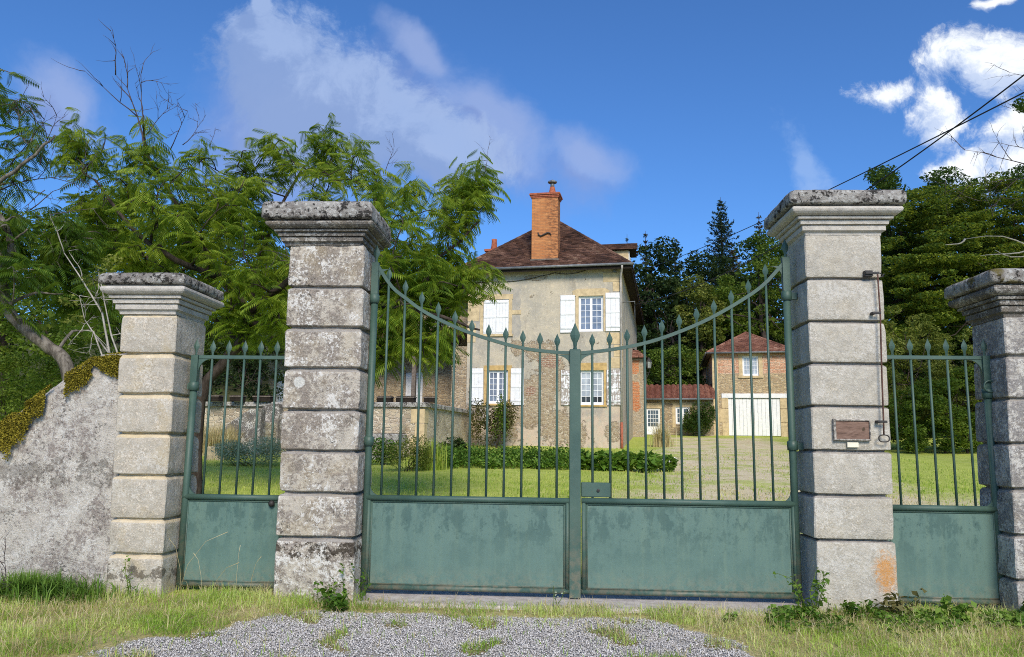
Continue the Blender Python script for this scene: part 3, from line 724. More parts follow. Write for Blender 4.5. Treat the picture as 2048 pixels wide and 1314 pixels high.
def house_wall_mat():
    m_, t = mat('patchy_old_render'); p = t.obj(); x, y, z = t.sep(p)
    n1 = t.noise(p, 0.9, 6, .6); n2 = t.noise(p, 4.0, 7, .65); n3 = t.noise(p, 22, 8, .76)
    c = t.mix(t.rng(n1, .38, .62), (.51, .45, .345), (.39, .36, .30))
    c = t.mix(t.mul(t.rng(n2, .52, .68), .6), c, (.64, .545, .40))
    c = t.mix(t.mul(t.rng(t.noise(t.map(p, (2.2, 2.2, .7)), 1.0, 6, .68), .52, .66), .5), c, (.27, .24, .195))
    # pinkish, newer render low down
    low = t.mul(t.rng(z, 2.2, 1.2), t.rng(n2, .36, .55))
    c = t.mix(t.mul(low, .7), c, (.56, .425, .33))
    lowg = t.mul(t.rng(t.math('ABSOLUTE', t.sub(z, 1.45)), .5, 0.05), t.rng(n1, .42, .60))
    c = t.mix(t.mul(lowg, .6), c, (.30, .285, .26))
    c = t.mix(t.mul(t.rng(n3, .52, .62), .4), c, (.27, .225, .165)); c = t.mix(t.mul(t.rng(t.noise(t.map(p, loc=(5, 5, 5)), 9, 8, .74), .54, .62), .5), c, (.66, .57, .44))
    def spot(u0, z0, ru, rz):
        a = t.mul(t.sub(x, u0), 1/ru); b_ = t.mul(t.sub(z, z0), 1/rz)
        return t.rng(t.math('SQRT', t.add(t.mul(a, a), t.mul(b_, b_))), 1.15, 0.15)
    def u_(*s):
        o = s[0]
        for q in s[1:]: o = t.maxi(o, q)
        return o
    nn = t.mul(t.sub(t.noise(p, 2.3, 9, .76), .5), 3.0)
    rb = u_(spot(-3.3, 1.9, .75, 1.6), spot(-2.85, 3.0, .75, 1.3), spot(-3.6, 2.3, .6, .9), spot(-6.2, .7, .5, 1.4), spot(-3.35, 3.9, .9, .6), spot(-4.8, .6, .9, .6), spot(-3.55, 6.95, .65, .16), spot(-1.9, .5, .7, .7), spot(-4.1, 1.3, .8, .8), spot(-2.6, .8, .8, 1.0), spot(-4.3, 4.0, .35, .5), spot(-6.0, 2.2, .35, 1.2), spot(-1.9, 3.6, .35, .5), spot(-.4, .6, .4, .6))
    rbm = t.rng(t.add(rb, nn), .36, .44)
    rc, rh, _ = rubble(t, p, 7.5, (.47, .38, .26), (.29, .21, .135), (.56, .48, .37))
    c = t.mix(rbm, c, rc)
    bk = t.n('TexBrick', {'offset': .5}, Vector=t.comb(x, z, 0.0), Color1=(.29, .16, .11, 1), Color2=(.40, .25, .17, 1), Mortar=(.50, .42, .32, 1), Scale=1.0)
    for k, v in (('Brick Width', .23), ('Row Height', .075), ('Mortar Size', .013), ('Mortar Smooth', .2), ('Bias', 0.0)): bk.inputs[k].default_value = v
    bm = u_(spot(-2.95, 3.45, .75, .42), spot(-3.72, 2.25, .34, .38), spot(-4.1, 1.7, .2, .2))
    bmm = t.rng(t.add(bm, t.mul(nn, .75)), .52, .58)
    c = t.mix(bmm, c, t.mix(t.mul(t.rng(n3, .5, .65), .5), bk.outputs[0], (.18, .10, .07)))
    # ragged edges where the render has fallen off
    ed = t.rng(t.math('ABSOLUTE', t.sub(t.maxi(t.add(t.add(rb, nn), .1), t.add(bm, t.mul(nn, .75))), .50)), .07, .0)
    c = t.mix(t.mul(ed, .55), c, (.16, .12, .085))
    # grey cement round the shuttered window
    a = t.math('ABSOLUTE', t.sub(x, -5.15)); b_ = t.math('ABSOLUTE', t.sub(z, 5.45))
    g = t.rng(t.add(t.maxi(t.sub(a, .98), t.sub(b_, 1.08)), t.mul(t.sub(t.noise(p, 1.9, 3), .5), .5)), .02, -.02)
    c = t.mix(t.mul(g, .9), c, t.mix(t.rng(n2, .4, .6), (.42, .385, .325), (.33, .31, .275)))
    h = t.add(t.mul(n2, .5), t.add(t.mul(n3, .3), t.mul(t.mul(rbm, rh), .8)))
    return finish(m_, t, c, .95, t.bump(h, .7, .05), .1)
M['house_wall'] = house_wall_mat()
def rubble_mat(name, scale, c0, c1, mo, flat=2.0):
    m_, t = mat(name); p = t.obj()
    c, h, k = rubble(t, p, scale, c0, c1, mo, flat)
    n = t.noise(p, 1.4, 5, .6)
    c = t.mix(t.mul(t.rng(n, .45, .65), .35), c, (.20, .165, .12))
    return finish(m_, t, c, .95, t.bump(h, .9, .05), .1)
M['rubble_ochre'] = rubble_mat('ochre_rubble', 5.0, (.52, .41, .26), (.31, .225, .14), (.54, .45, .33))
M['rubble_pale'] = rubble_mat('pale_rubble', 4.5, (.60, .51, .37), (.36, .29, .21), (.68, .61, .49))
M['parapet'] = stone_mat('dark_lichened_parapet', (.30, .28, .25), (.075, .068, .062), .8, .9, .1, 8.3, .66)
M['rubble_grey'] = rubble_mat('grey_rubble', 3.6, (.34, .31, .27), (.17, .155, .14), (.42, .38, .33), 1.6)
def barn_mat():
    m_, t = mat('barn_front_masonry'); p = t.obj(); x, y, z = t.sep(p)
    c, h, k = rubble(t, p, 5.5, (.60, .47, .29), (.35, .25, .15), (.50, .42, .30), 2.2)
    bk = t.n('TexBrick', {'offset': .5}, Vector=t.comb(t.add(x, y), z, 0.0), Color1=(.58, .30, .19, 1), Color2=(.66, .42, .29, 1), Mortar=(.60, .49, .38, 1), Scale=1.0)
    for q, v in (('Brick Width', .42), ('Row Height', .19), ('Mortar Size', .014), ('Mortar Smooth', .2), ('Bias', 0.1)): bk.inputs[q].default_value = v
    up = t.rng(t.add(z, t.mul(t.sub(t.noise(p, 3, 4), .5), .25)), 3.38, 3.42)
    c = t.mix(up, c, bk.outputs[0])
    st = t.noise(p, 1.6, 6, .65); c = t.mix(t.mul(t.rng(st, .5, .7), .35), c, (.55, .42, .30))
    return finish(m_, t, c, .95, t.bump(h, .8, .04), .1)
M['barn'] = barn_mat()
def annexe_mat():
    m_, t = mat('annexe_render'); p = t.obj(); x, y, z = t.sep(p)
    c, h, k = rubble(t, p, 6.0, (.50, .40, .27), (.33, .25, .16), (.52, .45, .34))
    n = t.noise(p, 2.2, 8, .72); n2 = t.noise(p, 12, 7, .72)
    c = t.mix(t.rng(n, .44, .54), c, t.mix(t.rng(n2, .4, .6), (.47, .40, .30), (.36, .31, .24)))
    bk = t.n('TexBrick', {'offset': .5}, Vector=t.comb(t.add(x, y), z, 0.0), Color1=(.50, .17, .07, 1), Color2=(.60, .27, .13, 1), Mortar=(.46, .30, .19, 1), Scale=1.0)
    for q, v in (('Brick Width', .24), ('Row Height', .075), ('Mortar Size', .012), ('Mortar Smooth', .2), ('Bias', 0.0)): bk.inputs[q].default_value = v
    b_ = t.maxi(t.rng(t.math('ABSOLUTE', t.sub(z, 2.0)), 1.1, .5), t.rng(t.math('ABSOLUTE', t.sub(z, 3.5)), .5, .2))
    b_ = t.mul(b_, t.rng(t.math('ABSOLUTE', t.sub(x, -.15)), .45, .15))
    c = t.mix(t.rng(t.add(b_, t.mul(t.sub(n, .5), 2.4)), .52, .58), c, bk.outputs[0])
    return finish(m_, t, c, .95, t.bump(t.add(h, n2), .7, .04), .1)
M['annexe'] = annexe_mat()
M['ochre_stone'] = flat_mat('ochre_dressed_stone', (.50, .345, .145), .9, .22, 5, .15, 0, .3)
M['pale_ochre'] = flat_mat('pale_dressed_stone', (.54, .425, .255), .9, .2, 5, .15, 0, .3)
def white_paint(name, peel):
    m_, t = mat(name); p = t.obj()
    g = t.noise(t.map(p, (26, 26, 2.2)), 1.0, 6, .7); n = t.noise(p, 7, 6, .7)
    c = t.mix(t.rng(n, .35, .65), (.80, .80, .80), (.70, .71, .72))
    k = t.rng(t.add(t.mul(g, .55), t.mul(n, .6)), .76-peel*.26, .79-peel*.26)
    c = t.mix(t.mul(k, .9), c, (.30, .25, .21))
    return finish(m_, t, c, .65, t.bump(g, .25, .005), .3)
M['white'] = white_paint('white_shutter_paint', 0.25)
M['white_peeling'] = white_paint('peeling_white_paint', 0.80)
M['white_clean'] = flat_mat('white_window_paint', (.80, .81, .82), .5, .04, 9, .35, 0, .05)
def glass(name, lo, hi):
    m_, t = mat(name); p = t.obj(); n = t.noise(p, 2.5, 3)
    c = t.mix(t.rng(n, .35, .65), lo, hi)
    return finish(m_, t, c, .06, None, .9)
M['glass_blue'] = glass('window_glass', (.12, .145, .20), (.20, .235, .31))  # blue-grey base colour stands in for reflected sky, over net-curtain grey
M['glass_curtain'] = glass('curtained_glass', (.30, .33, .38), (.46, .50, .55))
M['glass_dark'] = glass('dark_glass', (.03, .034, .04), (.06, .07, .085))
def tile_mat(name, cols):
    m_, t = mat(name); r = t.geo('Random Per Island'); p = t.geo('Position')
    n = t.noise(p, .8, 5, .6); n2 = t.noise(p, 14, 6, .7)
    v = t.add(t.mul(r, .55), t.mul(t.rng(n, .3, .7), .45))
    c = t.ramp(v, cols); c = t.mix(t.mul(t.rng(n2, .50, .66), .7), c, (.028, .022, .02))
    c = t.mix(t.mul(t.rng(t.noise(p, 22, 5, .7), .64, .68), .55), c, (.34, .27, .20))
    return finish(m_, t, c, .9, t.bump(n2, .5, .02), .15)
M['tiles'] = tile_mat('old_flat_tiles', [(.05, (.030, .020, .017)), (.35, (.075, .040, .030)), (.62, (.135, .070, .048)), (.85, (.20, .115, .08)), (1.0, (.30, .20, .14))])
M['tiles_red'] = tile_mat('red_tiles', [(.05, (.10, .045, .034)), (.4, (.21, .095, .066)), (.7, (.30, .155, .11)), (1.0, (.42, .28, .21))])
M['tiles_canal'] = tile_mat('canal_tiles', [(.05, (.10, .038, .028)), (.5, (.17, .065, .045)), (1.0, (.27, .13, .09))])
def brick_mat():
    m_, t = mat('orange_chimney_brick'); p = t.obj(); x, y, z = t.sep(p)
    bk = t.n('TexBrick', {'offset': .5}, Vector=t.comb(t.add(x, y), z, 0.0), Color1=(.44, .165, .060, 1), Color2=(.55, .235, .09, 1), Mortar=(.34, .165, .08, 1), Scale=1.0)
    for q, v in (('Brick Width', .24), ('Row Height', .065), ('Mortar Size', .010), ('Mortar Smooth', .2), ('Bias', 0.1)): bk.inputs[q].default_value = v
    n = t.noise(p, 2.4, 6, .65); n2 = t.noise(t.map(p, (3, 3, 9)), 1.6, 5, .7)
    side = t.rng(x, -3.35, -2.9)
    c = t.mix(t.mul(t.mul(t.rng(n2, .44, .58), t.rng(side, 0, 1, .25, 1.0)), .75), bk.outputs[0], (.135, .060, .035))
    c = t.mix(t.mul(t.rng(n, .5, .7), .35), c, (.62, .30, .12))
    return finish(m_, t, c, .9, t.bump(bk.outputs[1], -.6, .01), .15)
M['brick'] = brick_mat()
M['terracotta'] = flat_mat('terracotta', (.36, .115, .065), .85, .3, 9, .2)
M['dark_wood'] = flat_mat('dark_stained_wood', (.022, .017, .013), .85, .4, 9, .15)
M['grey_wood'] = flat_mat('silvered_wood', (.15, .125, .105), .9, .35, 12, .15)
M['zinc'] = flat_mat('old_zinc', (.16, .17, .175), .55, .25, 8, .5, .3)
M['pipe_pale'] = flat_mat('pale_pipe', (.40, .37, .34), .6, .2, 6, .4)
M['lamp_glass'] = flat_mat('lamp_glass', (.30, .33, .33), .2, .1, 6, .6)

# ------------------------------------------------------------------ building helpers
def wall_holes(b, x0, x1, z0, z1, holes, y=0.0, dep=0.16):
    xs = sorted({x0, x1, *[h[0] for h in holes], *[h[1] for h in holes]})
    zs = sorted({z0, z1, *[h[2] for h in holes], *[h[3] for h in holes]})
    for i in range(len(xs)-1):
        for j in range(len(zs)-1):
            cx, cz = (xs[i]+xs[i+1])/2, (zs[j]+zs[j+1])/2
            if any(h[0] < cx < h[1] and h[2] < cz < h[3] for h in holes): continue
            b.quad((xs[i], y, zs[j]), (xs[i+1], y, zs[j]), (xs[i+1], y, zs[j+1]), (xs[i], y, zs[j+1]))
    for a, c, d, e in holes:
        b.quad((a, y, d), (a, y+dep, d), (a, y+dep, e), (a, y, e)); b.quad((c, y+dep, d), (c, y, d), (c, y, e), (c, y+dep, e))
        b.quad((a, y+dep, e), (c, y+dep, e), (c, y, e), (a, y, e)); b.quad((a, y, d), (c, y, d), (c, y+dep, d), (a, y+dep, d))
        b.quad((a, y+dep+.25, d), (c, y+dep+.25, d), (c, y+dep+.25, e), (a, y+dep+.25, e))

def window(root, x0, x1, z0, z1, y, cols, rows, glass_m, leaves=2, name='window', solid=0.0, dark_row=False, label=None):
    """casement: outer frame, two leaves with glazing bars, glass behind"""
    b = MB(); f = 0.045; s = 0.05; gb = 0.020
    b.box(x0, x0+f, y-.02, y+.05, z0, z1); b.box(x1-f, x1, y-.02, y+.05, z0, z1)
    b.box(x0+f, x1-f, y-.02, y+.05, z1-f, z1); b.box(x0+f, x1-f, y-.045, y+.05, z0, z0+f*1.3)
    a, c = x0+f, x1-f; lw = (c-a)/leaves
    pz0 = z0+f*1.3+s+solid; pz1 = z1-f-s
    for k in range(leaves):
        l0, l1 = a+lw*k, a+lw*(k+1)
        b.box(l0, l0+s, y-.008, y+.04, z0+f*1.3, z1-f); b.box(l1-s, l1, y-.008, y+.04, z0+f*1.3, z1-f)
        b.box(l0+s, l1-s, y-.006, y+.04, z1-f-s, z1-f); b.box(l0+s, l1-s, y-.006, y+.04, z0+f*1.3, pz0)
        for i in range(1, cols):
            xx = l0+s+(l1-l0-2*s)*i/cols; b.box(xx-gb/2, xx+gb/2, y, y+.035, pz0, pz1)
        for j in range(1, rows):
            zz = pz0+(pz1-pz0)*j/rows; b.box(l0+s, l1-s, y+.003, y+.032, zz-gb/2, zz+gb/2)
    o = b.build(name, M['white_clean'], root)
    if label: o['label'] = label
    g = MB(); zs = pz0
    if dark_row:
        zs = pz0+(pz1-pz0)/rows
        g.cur = 1; g.box(a+.01, c-.01, y+.016, y+.024, pz0-.02, zs); g.cur = 0
    g.box(a+.01, c-.01, y+.016, y+.024, zs, pz1+.02)
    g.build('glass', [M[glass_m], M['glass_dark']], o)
    return o
def shutter(root, x0, x1, z0, z1, y, mt, boards=3, label=None, battens=(0.12, 0.5, 0.88)):
    b = MB(); w = (x1-x0)/boards
    for i in range(boards): b.box(x0+w*i+.003, x0+w*(i+1)-.003, y-.028, y, z0, z1, .003)
    b.box(x0+.004, x1-.004, y-.012, y-.002, z0+.01, z1-.01)
    for k in battens:
        zz = z0+(z1-z0)*k; b.box(x0+.02, x1-.02, y-.050, y-.030, zz-.045, zz+.045, .004)
    o = b.build('shutter', M[mt], root)
    for k in (battens[0], battens[-1]):
        h = MB(); h.box(x0+.03, x1-.05, y-.058, y-.052, z0+(z1-z0)*k-.012, z0+(z1-z0)*k+.012)
        h.build('hinge_strap', M['white' if mt == 'white_peeling' else mt], o)
    if label: o['label'] = label
    return o
def surround(root, x0, x1, z0, z1, mt, side=.14, top=.2, sill=.12, y=-.02, depth=.2, arch=False, xl=0.0):
    b = MB()
    b.box(x0-side, x0+.002, y, y+depth, z0, z1); b.box(x1-.002, x1+side, y, y+depth, z0, z1)
    if arch:
        pts = [(x0-side-.12-xl, z1+.003), (x1+side+.12, z1+.003), (x1+side+.15, z1+top*.7), (x1+side-.05, z1+top), (x0-side+.05-xl, z1+top), (x0-side-.15-xl, z1+top*.7)]
        b.prism(pts, y-.004, y+depth)
    else: b.box(x0-side-.03-xl, x1+side+.03, y-.004, y+depth, z1+.003, z1+top)
    if sill: b.box(x0-side-.04, x1+side+.04, y-.05, y+depth, z0-sill, z0-.003)
    return b.build('window_surround', M[mt], root)

def tile_slope(name, poly, eave_dir, mt, root, tw=.17, th=.11, rng=None, thick=.03, y_under='dark_wood', jit=.010):
    """plain tiles laid in courses over one roof slope (poly: planar, corner points)"""
    rng = rng or np.random.default_rng(3)
    P = np.array(poly, float); e = np.array(eave_dir, float); e /= np.linalg.norm(e)
    nrm = None
    nrm = np.cross(P[1]-P[0], P[2]-P[0]); nrm /= np.linalg.norm(nrm)
    if nrm[2] < 0: nrm = -nrm
    s = np.cross(nrm, e); s /= np.linalg.norm(s)
    if s[2] < 0: s = -s
    O = P[0]; uv = np.stack([(P-O)@e, (P-O)@s], 1)
    u0, u1, v0, v1 = uv[:, 0].min(), uv[:, 0].max(), uv[:, 1].min(), uv[:, 1].max()
    def inside(pu, pv):
        c = np.zeros(pu.shape, bool); n = len(uv)
        for i in range(n):
            x1, y1 = uv[i]; x2, y2 = uv[(i+1) % n]
            if abs(y2-y1) < 1e-9: continue
            k = ((y1 > pv) != (y2 > pv)) & (pu < (x2-x1)*(pv-y1)/(y2-y1)+x1); c ^= k
        return c
    rows = int((v1-v0)/th)+1; colsn = int((u1-u0)/tw)+2
    gu, gv = np.meshgrid(np.arange(colsn), np.arange(rows))
    cu = u0+(gu+.5*(gv % 2))*tw; cv = v0+gv*th
    k = inside(cu, cv+th*.5); cu, cv = cu[k], cv[k]; n = len(cu)
    sag = rng.normal(size=n)*jit; du = rng.normal(size=n)*.006; w = tw*.485
    def pt(u, v, h): return O+np.outer(u, e)+np.outer(v, s)+np.outer(h, nrm)
    lo = thick+np.abs(sag); hi = np.full(n, .004)
    q1 = np.stack([pt(cu-w+du, cv+sag*.6, lo), pt(cu+w+du, cv+sag*.6, lo), pt(cu+w, cv+th*1.35, hi), pt(cu-w, cv+th*1.35, hi)], 1)
    q2 = np.stack([pt(cu-w+du, cv+sag*.6, lo*0), pt(cu+w+du, cv+sag*.6, lo*0), pt(cu+w+du, cv+sag*.6, lo), pt(cu-w+du, cv+sag*.6, lo)], 1)
    base = [np.concatenate([P[:4], P[3:4]], 0)[:4] if len(P) >= 4 else np.stack([P[0], P[1], P[2], P[2]*.999+P[0]*.001])]
    V = np.concatenate([q1, q2, np.array(base)-nrm*.004], 0)
    idx = np.zeros(len(V), int); idx[-1:] = 1
    return np_obj(name, V, [M[mt], M[y_under]], root, 4, idx)

def ridge_tiles(b, p0, p1, r=.10, n=None):
    p0 = Vector(p0); p1 = Vector(p1); L = (p1-p0).length; n = n or max(2, int(L/.35))
    for i in range(n):
        a = p0.lerp(p1, i/n); c = p0.lerp(p1, (i+1.06)/n)
        b.tube([a, c], [r, r*.88], 8)

# ------------------------------------------------------------------ the house
TH = R_(8.5); Z0 = 1.33
U = Vector((math.cos(TH), -math.sin(TH), 0)); Vv = Vector((math.sin(TH), math.cos(TH), 0))
HP = Vector((2.82, 23.37, Z0))
hs = empty('country_house', HP, 'tall two-storey house with patchy old render, hipped tile roof and brick chimney', 'house', None, -TH)
W_ = 6.42; DEP = 15.0; EZ = 8.62-Z0; OV = .45
holes = [(-5.76, -4.66, 5.94-Z0, 7.40-Z0), (-1.76, -.74, 5.99-Z0, 7.46-Z0), (-5.54, -4.66, 3.06-Z0, 4.43-Z0), (-1.74, -.74, 3.02-Z0, 4.41-Z0)]
b = MB(); wall_holes(b, -W_, 0, -.5, EZ, holes)
b.quad((0, 0, -.5), (0, DEP, -.5), (0, DEP, EZ), (0, 0, EZ)); b.quad((-W_, DEP, -.5), (-W_, 0, -.5), (-W_, 0, EZ), (-W_, DEP, EZ)); b.quad((0, DEP, -.5), (-W_, DEP, -.5), (-W_, DEP, EZ), (0, DEP, EZ))
b.build('wall', M['house_wall'], hs)
# rubble end strip left of the facade
b = MB(); loops = []
for i in range(13):
    z = -.5+(5.45-Z0+.5)*i/12; w = mnoise.noise(Vector((z*1.3, 4, 1)))*.06
    loops.append([(-7.10+w, .10, z), (-W_-.002, .06, z), (-W_-.002, 1.0, z), (-7.10+w, 1.0, z)])
b.rings(loops); b.build('end_pier', M['rubble_ochre'], hs)
win = (('glass_blue', 1), ('glass_curtain', 2), ('glass_curtain', 3))
surround(hs, -5.76, -4.66, 5.94-Z0, 7.40-Z0, 'pale_ochre', .13, .22, .10, xl=.1)
b = MB(); b.box(-4.53, -4.15, -.018, .1, 6.75-Z0, 6.93-Z0); b.build('toothing_stone', M['pale_ochre'], hs)
for a, c in ((-5.75, -5.213), (-5.207, -4.67)): shutter(hs, a, c, 5.95-Z0, 7.39-Z0, .03, 'white', 4, battens=(.06, .50, .93))
surround(hs, -1.76, -.74, 5.99-Z0, 7.46-Z0, 'pale_ochre', .10, .30, 0, arch=True)
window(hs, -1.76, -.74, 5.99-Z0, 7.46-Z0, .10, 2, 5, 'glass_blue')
shutter(hs, -2.50, -1.90, 5.95-Z0, 7.50-Z0, -.03, 'white'); shutter(hs, -.655, -.055, 5.98-Z0, 7.56-Z0, -.03, 'white')
surround(hs, -5.54, -4.66, 3.06-Z0, 4.43-Z0, 'ochre_stone', .12, .20, .08)
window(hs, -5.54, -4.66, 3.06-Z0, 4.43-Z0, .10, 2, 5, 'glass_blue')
shutter(hs, -6.26, -5.70, 3.0-Z0, 4.51-Z0, -.03, 'white'); shutter(hs, -4.54, -3.98, 3.0-Z0, 4.50-Z0, -.03, 'white')
surround(hs, -1.74, -.74, 3.02-Z0, 4.41-Z0, 'ochre_stone', .09, .30, .07)
window(hs, -1.74, -.74, 3.02-Z0, 4.41-Z0, .10, 2, 5, 'glass_curtain', dark_row=True)
shutter(hs, -2.46, -1.86, 3.0-Z0, 4.42-Z0, -.03, 'white_peeling', label='shutter with badly peeling white paint'); shutter(hs, -.62, -.06, 3.0-Z0, 4.42-Z0, -.03, 'white_peeling', label='shutter with badly peeling white paint')
# dressed corner stones
def stone_at(name, root, mt, *bx):
    b = MB(); b.box(*bx, .006); b.build(name, M[mt], root)
for z0, z1, w in ((8.02, 8.40, .75), (7.62, 8.0, .36), (5.45, 5.92, .62), (4.95, 5.42, .34), (4.5, 4.92, .5)):
    stone_at('corner_stone', hs, 'pale_ochre', -w, .012, -.014, .5, z0-Z0, z1-Z0)
for z0, z1, w in ((6.5, 7.35, .5), (7.4, 7.9, .3), (5.6, 6.4, .35)): stone_at('corner_stone', hs, 'pale_ochre', -W_-.012, -W_+w, -.014, .5, z0-Z0, z1-Z0)
# hipped roof
ex0, ex1, ey0, ey1 = -W_-OV, OV, -OV, DEP+OV; hw = (ex1-ex0)/2; xm = (ex0+ex1)/2; zr = 11.68-Z0; ry0 = ey0+hw; ry1 = ey1-hw
A, B_, C_, D_ = (ex0, ey0, EZ), (ex1, ey0, EZ), (ex1, ey1, EZ), (ex0, ey1, EZ); R0, R1 = (xm, ry0, zr), (xm, ry1, zr)
rg = np.random.default_rng(8)
rf = tile_slope('roof', [A, B_, R0], (1, 0, 0), 'tiles', hs, rng=rg)
tile_slope('roof_slope', [B_, C_, R1, R0], (0, 1, 0), 'tiles', rf, rng=rg, tw=.2, th=.13)
tile_slope('roof_slope', [D_, A, R0, R1], (0, -1, 0), 'tiles', rf, rng=rg, tw=.2, th=.13)
tile_slope('roof_slope', [C_, D_, R1], (-1, 0, 0), 'tiles', rf, rng=rg, tw=.2, th=.13)
b = MB(); ridge_tiles(b, A, R0, .085); ridge_tiles(b, B_, R0, .085); ridge_tiles(b, R0, R1, .10); b.build('ridge_tile', M['tiles'], rf)
b = MB(); b.box(ex0+.03, ex1-.03, ey0+.03, ey1-.03, EZ-.055, EZ-.012); b.box(ex0+.02, ex1-.02, ey0+.02, ey0+.05, EZ-.16, EZ-.057); b.box(ex1-.05, ex1-.02, ey0+.051, ey1, EZ-.16, EZ-.057); b.box(ex0+.02, ex0+.05, ey0+.051, ey1, EZ-.16, EZ-.057)
b.build('eaves_boarding', M['dark_wood'], hs)
b = MB(); b.sm = True; b.tube([(ex0-.02, ey0-.06, EZ-.02), (ex1+.06, ey0-.06, EZ+.02)], .055, 8); b.build('gutter', M['zinc'], hs)
b = MB(); b.sm = True; b.tube([(.05, ey0-.05, EZ-.03), (.04, ey0+.03, EZ-.16), (-.03, -.12, EZ-.42), (-.035, -.075, EZ-.6), (-.035, -.075, 1.0)], .042, 8)
dp = b.build('downpipe', M['pipe_pale'], hs)
b = MB(); b.sm = True; b.tube([(-.035, -.075, 1.0), (-.035, -.075, -.3)], .055, 8); b.build('pipe_shoe', M['terracotta'], dp)
# wires sagging under the eaves
b = MB(); b.sm = True; cat = lambda xa, za, xb, zb, sg: [(xa+(xb-xa)*i/10, -.03, za+(zb-za)*i/10-sg*(1-(i/5-1)**2)) for i in range(11)]
b.tube(cat(-5.9, 6.9, -3.3, 7.02, .14), .013, 5); b.tube(cat(-2.75, 7.13, -1.45, 7.2, .10), .013, 5); b.tube(cat(-3.3, 7.02, -2.75, 7.13, .02), .013, 5); b.build('wall_cable', M['iron'], hs)
# floodlight under the gutter
b = MB(); b.box(-.34, -.20, -.13, -.01, 8.38-Z0, 8.54-Z0, .015); b.build('floodlight', M['zinc'], hs)
b = MB(); b.sm = True; b.tube([(.0, .5, 7.25-Z0), (.5, .5, 7.28-Z0), (.5, .5, 7.15-Z0)], .018, 6); b.tube([(.5, .5, 7.28-Z0), (.5, .5, 6.2-Z0)], .012, 6); b.build('cable_bracket', M['zinc'], hs)
# great chimney on the front
cx0, cx1 = -3.74, -2.63; ct = 11.72-Z0
b = MB(); b.box(cx0, cx1, .02, .72, EZ+.05, ct, .01)
ch = b.build('chimney', M['brick'], hs)
b = MB()
for o, za, zb in ((.03, ct-.002, ct+.05), (.06, ct+.052, ct+.12), (.10, ct+.122, ct+.19), (.07, ct+.192, ct+.215)): b.box(cx0-o, cx1+o, .02-o, .72+o, za, zb, .008)
b.build('chimney_cap', M['terracotta'], ch)
b = MB(); b.sm = True; b.lathe([(.17, ct+.216), (.155, ct+.30), (.115, ct+.50), (.105, ct+.56)], (-2.92, .37), 14); b.build('chimney_pot', M['terracotta'], ch)
b = MB(); b.sm = True; b.lathe([(.085, ct+.561), (.085, ct+.72), (.06, ct+.73)], (-2.92, .37), 12); b.sm = False
b.lathe([(.06, ct+.731), (.20, ct+.76), (.20, ct+.81), (.05, ct+.88), (.02, ct+.90)], (-2.92, .37), 8); b.build('chimney_cowl', M['zinc'], ch)
b = MB(); b.sm = True
b.tube([(-3.46, -.012, 10.22-Z0), (-3.44, -.018, 10.12-Z0), (-3.34, -.018, 10.06-Z0), (-3.2, -.018, 10.12-Z0), (-3.06, -.018, 10.19-Z0), (-2.95, -.018, 10.17-Z0), (-2.92, -.012, 10.08-Z0)], [.02, .032, .036, .036, .036, .03, .018], 7)
b.build('iron_anchor', M['iron'], ch)
b = MB(); b.box(cx0-.03, cx1+.05, -.03, .02, EZ+.36, EZ+.46); b.build('flashing', M['grey_wood'], ch)
# smaller chimney at the back left
b = MB(); b.box(-6.95, -6.25, 5.2, 5.8, EZ-1.0, 10.82-Z0); c2 = b.build('chimney', M['terracotta'], hs); c2['label'] = 'small red chimney behind the left hip'
b = MB(); b.box(-7.02, -6.18, 5.13, 5.87, 10.822-Z0, 10.94-Z0, .01); b.build('chimney_cap', M['terracotta'], c2)
b = MB(); b.sm = True; b.lathe([(.20, 10.942-Z0), (.15, 11.15-Z0), (.13, 11.40-Z0), (.14, 11.50-Z0)], (-6.6, 5.5), 12); b.build('chimney_pot', M['terracotta'], c2)
# dormer on the right slope
b = MB(); b.box(-1.7, .02, 5.6, 7.0, EZ-.05, 10.72-Z0); dm = b.build('dormer', M['pale_ochre'], hs)
tile_slope('dormer_roof', [(.35, 5.4, 10.74-Z0), (-2.3, 5.4, 10.74-Z0), (-2.3, 6.3, 11.25-Z0), (.35, 6.3, 11.25-Z0)], (-1, 0, 0), 'tiles', dm, rng=rg)
tile_slope('dormer_roof', [(-2.3, 7.2, 10.74-Z0), (.35, 7.2, 10.74-Z0), (.35, 6.3, 11.25-Z0), (-2.3, 6.3, 11.25-Z0)], (1, 0, 0), 'tiles', dm, rng=rg)
for y_ in (5.62, 6.86): stone_at('dormer_jamb', dm, 'white_clean', .021, .06, y_, y_+.12, EZ+.2, 10.7-Z0)

# ------------------------------------------------------------------ gallery wing left of the house
wg = empty('house_wing', HP-U*11.5+Vv*4.0, 'long lower wing left of the house with a dark porch and white doors', 'house', None, -TH)
def L(u): return u+11.5
wz = 8.15-Z0
b = MB(); wall_holes(b, L(-17.6), L(-W_-.02), -.5, wz, [(L(-10.5), L(-9.62), 2.6-Z0, 4.75-Z0), (L(-17.2), L(-16.3), 2.6-Z0, 4.75-Z0), (L(-9.2), L(-8.3), 6.9-Z0, 7.8-Z0), (L(-13.0), L(-12.1), 6.9-Z0, 7.8-Z0)], 0, .2)
b.quad((L(-17.6), 6, -.5), (L(-17.6), 0, -.5), (L(-17.6), 0, wz), (L(-17.6), 6, wz)); b.quad((L(-6.44), 0, -.5), (L(-6.44), 6, -.5), (L(-6.44), 6, wz), (L(-6.44), 0, wz)); b.quad((L(-6.44), 6, -.5), (L(-17.6), 6, -.5), (L(-17.6), 6, wz), (L(-6.44), 6, wz))
b.build('wall', M['rubble_ochre'], wg)
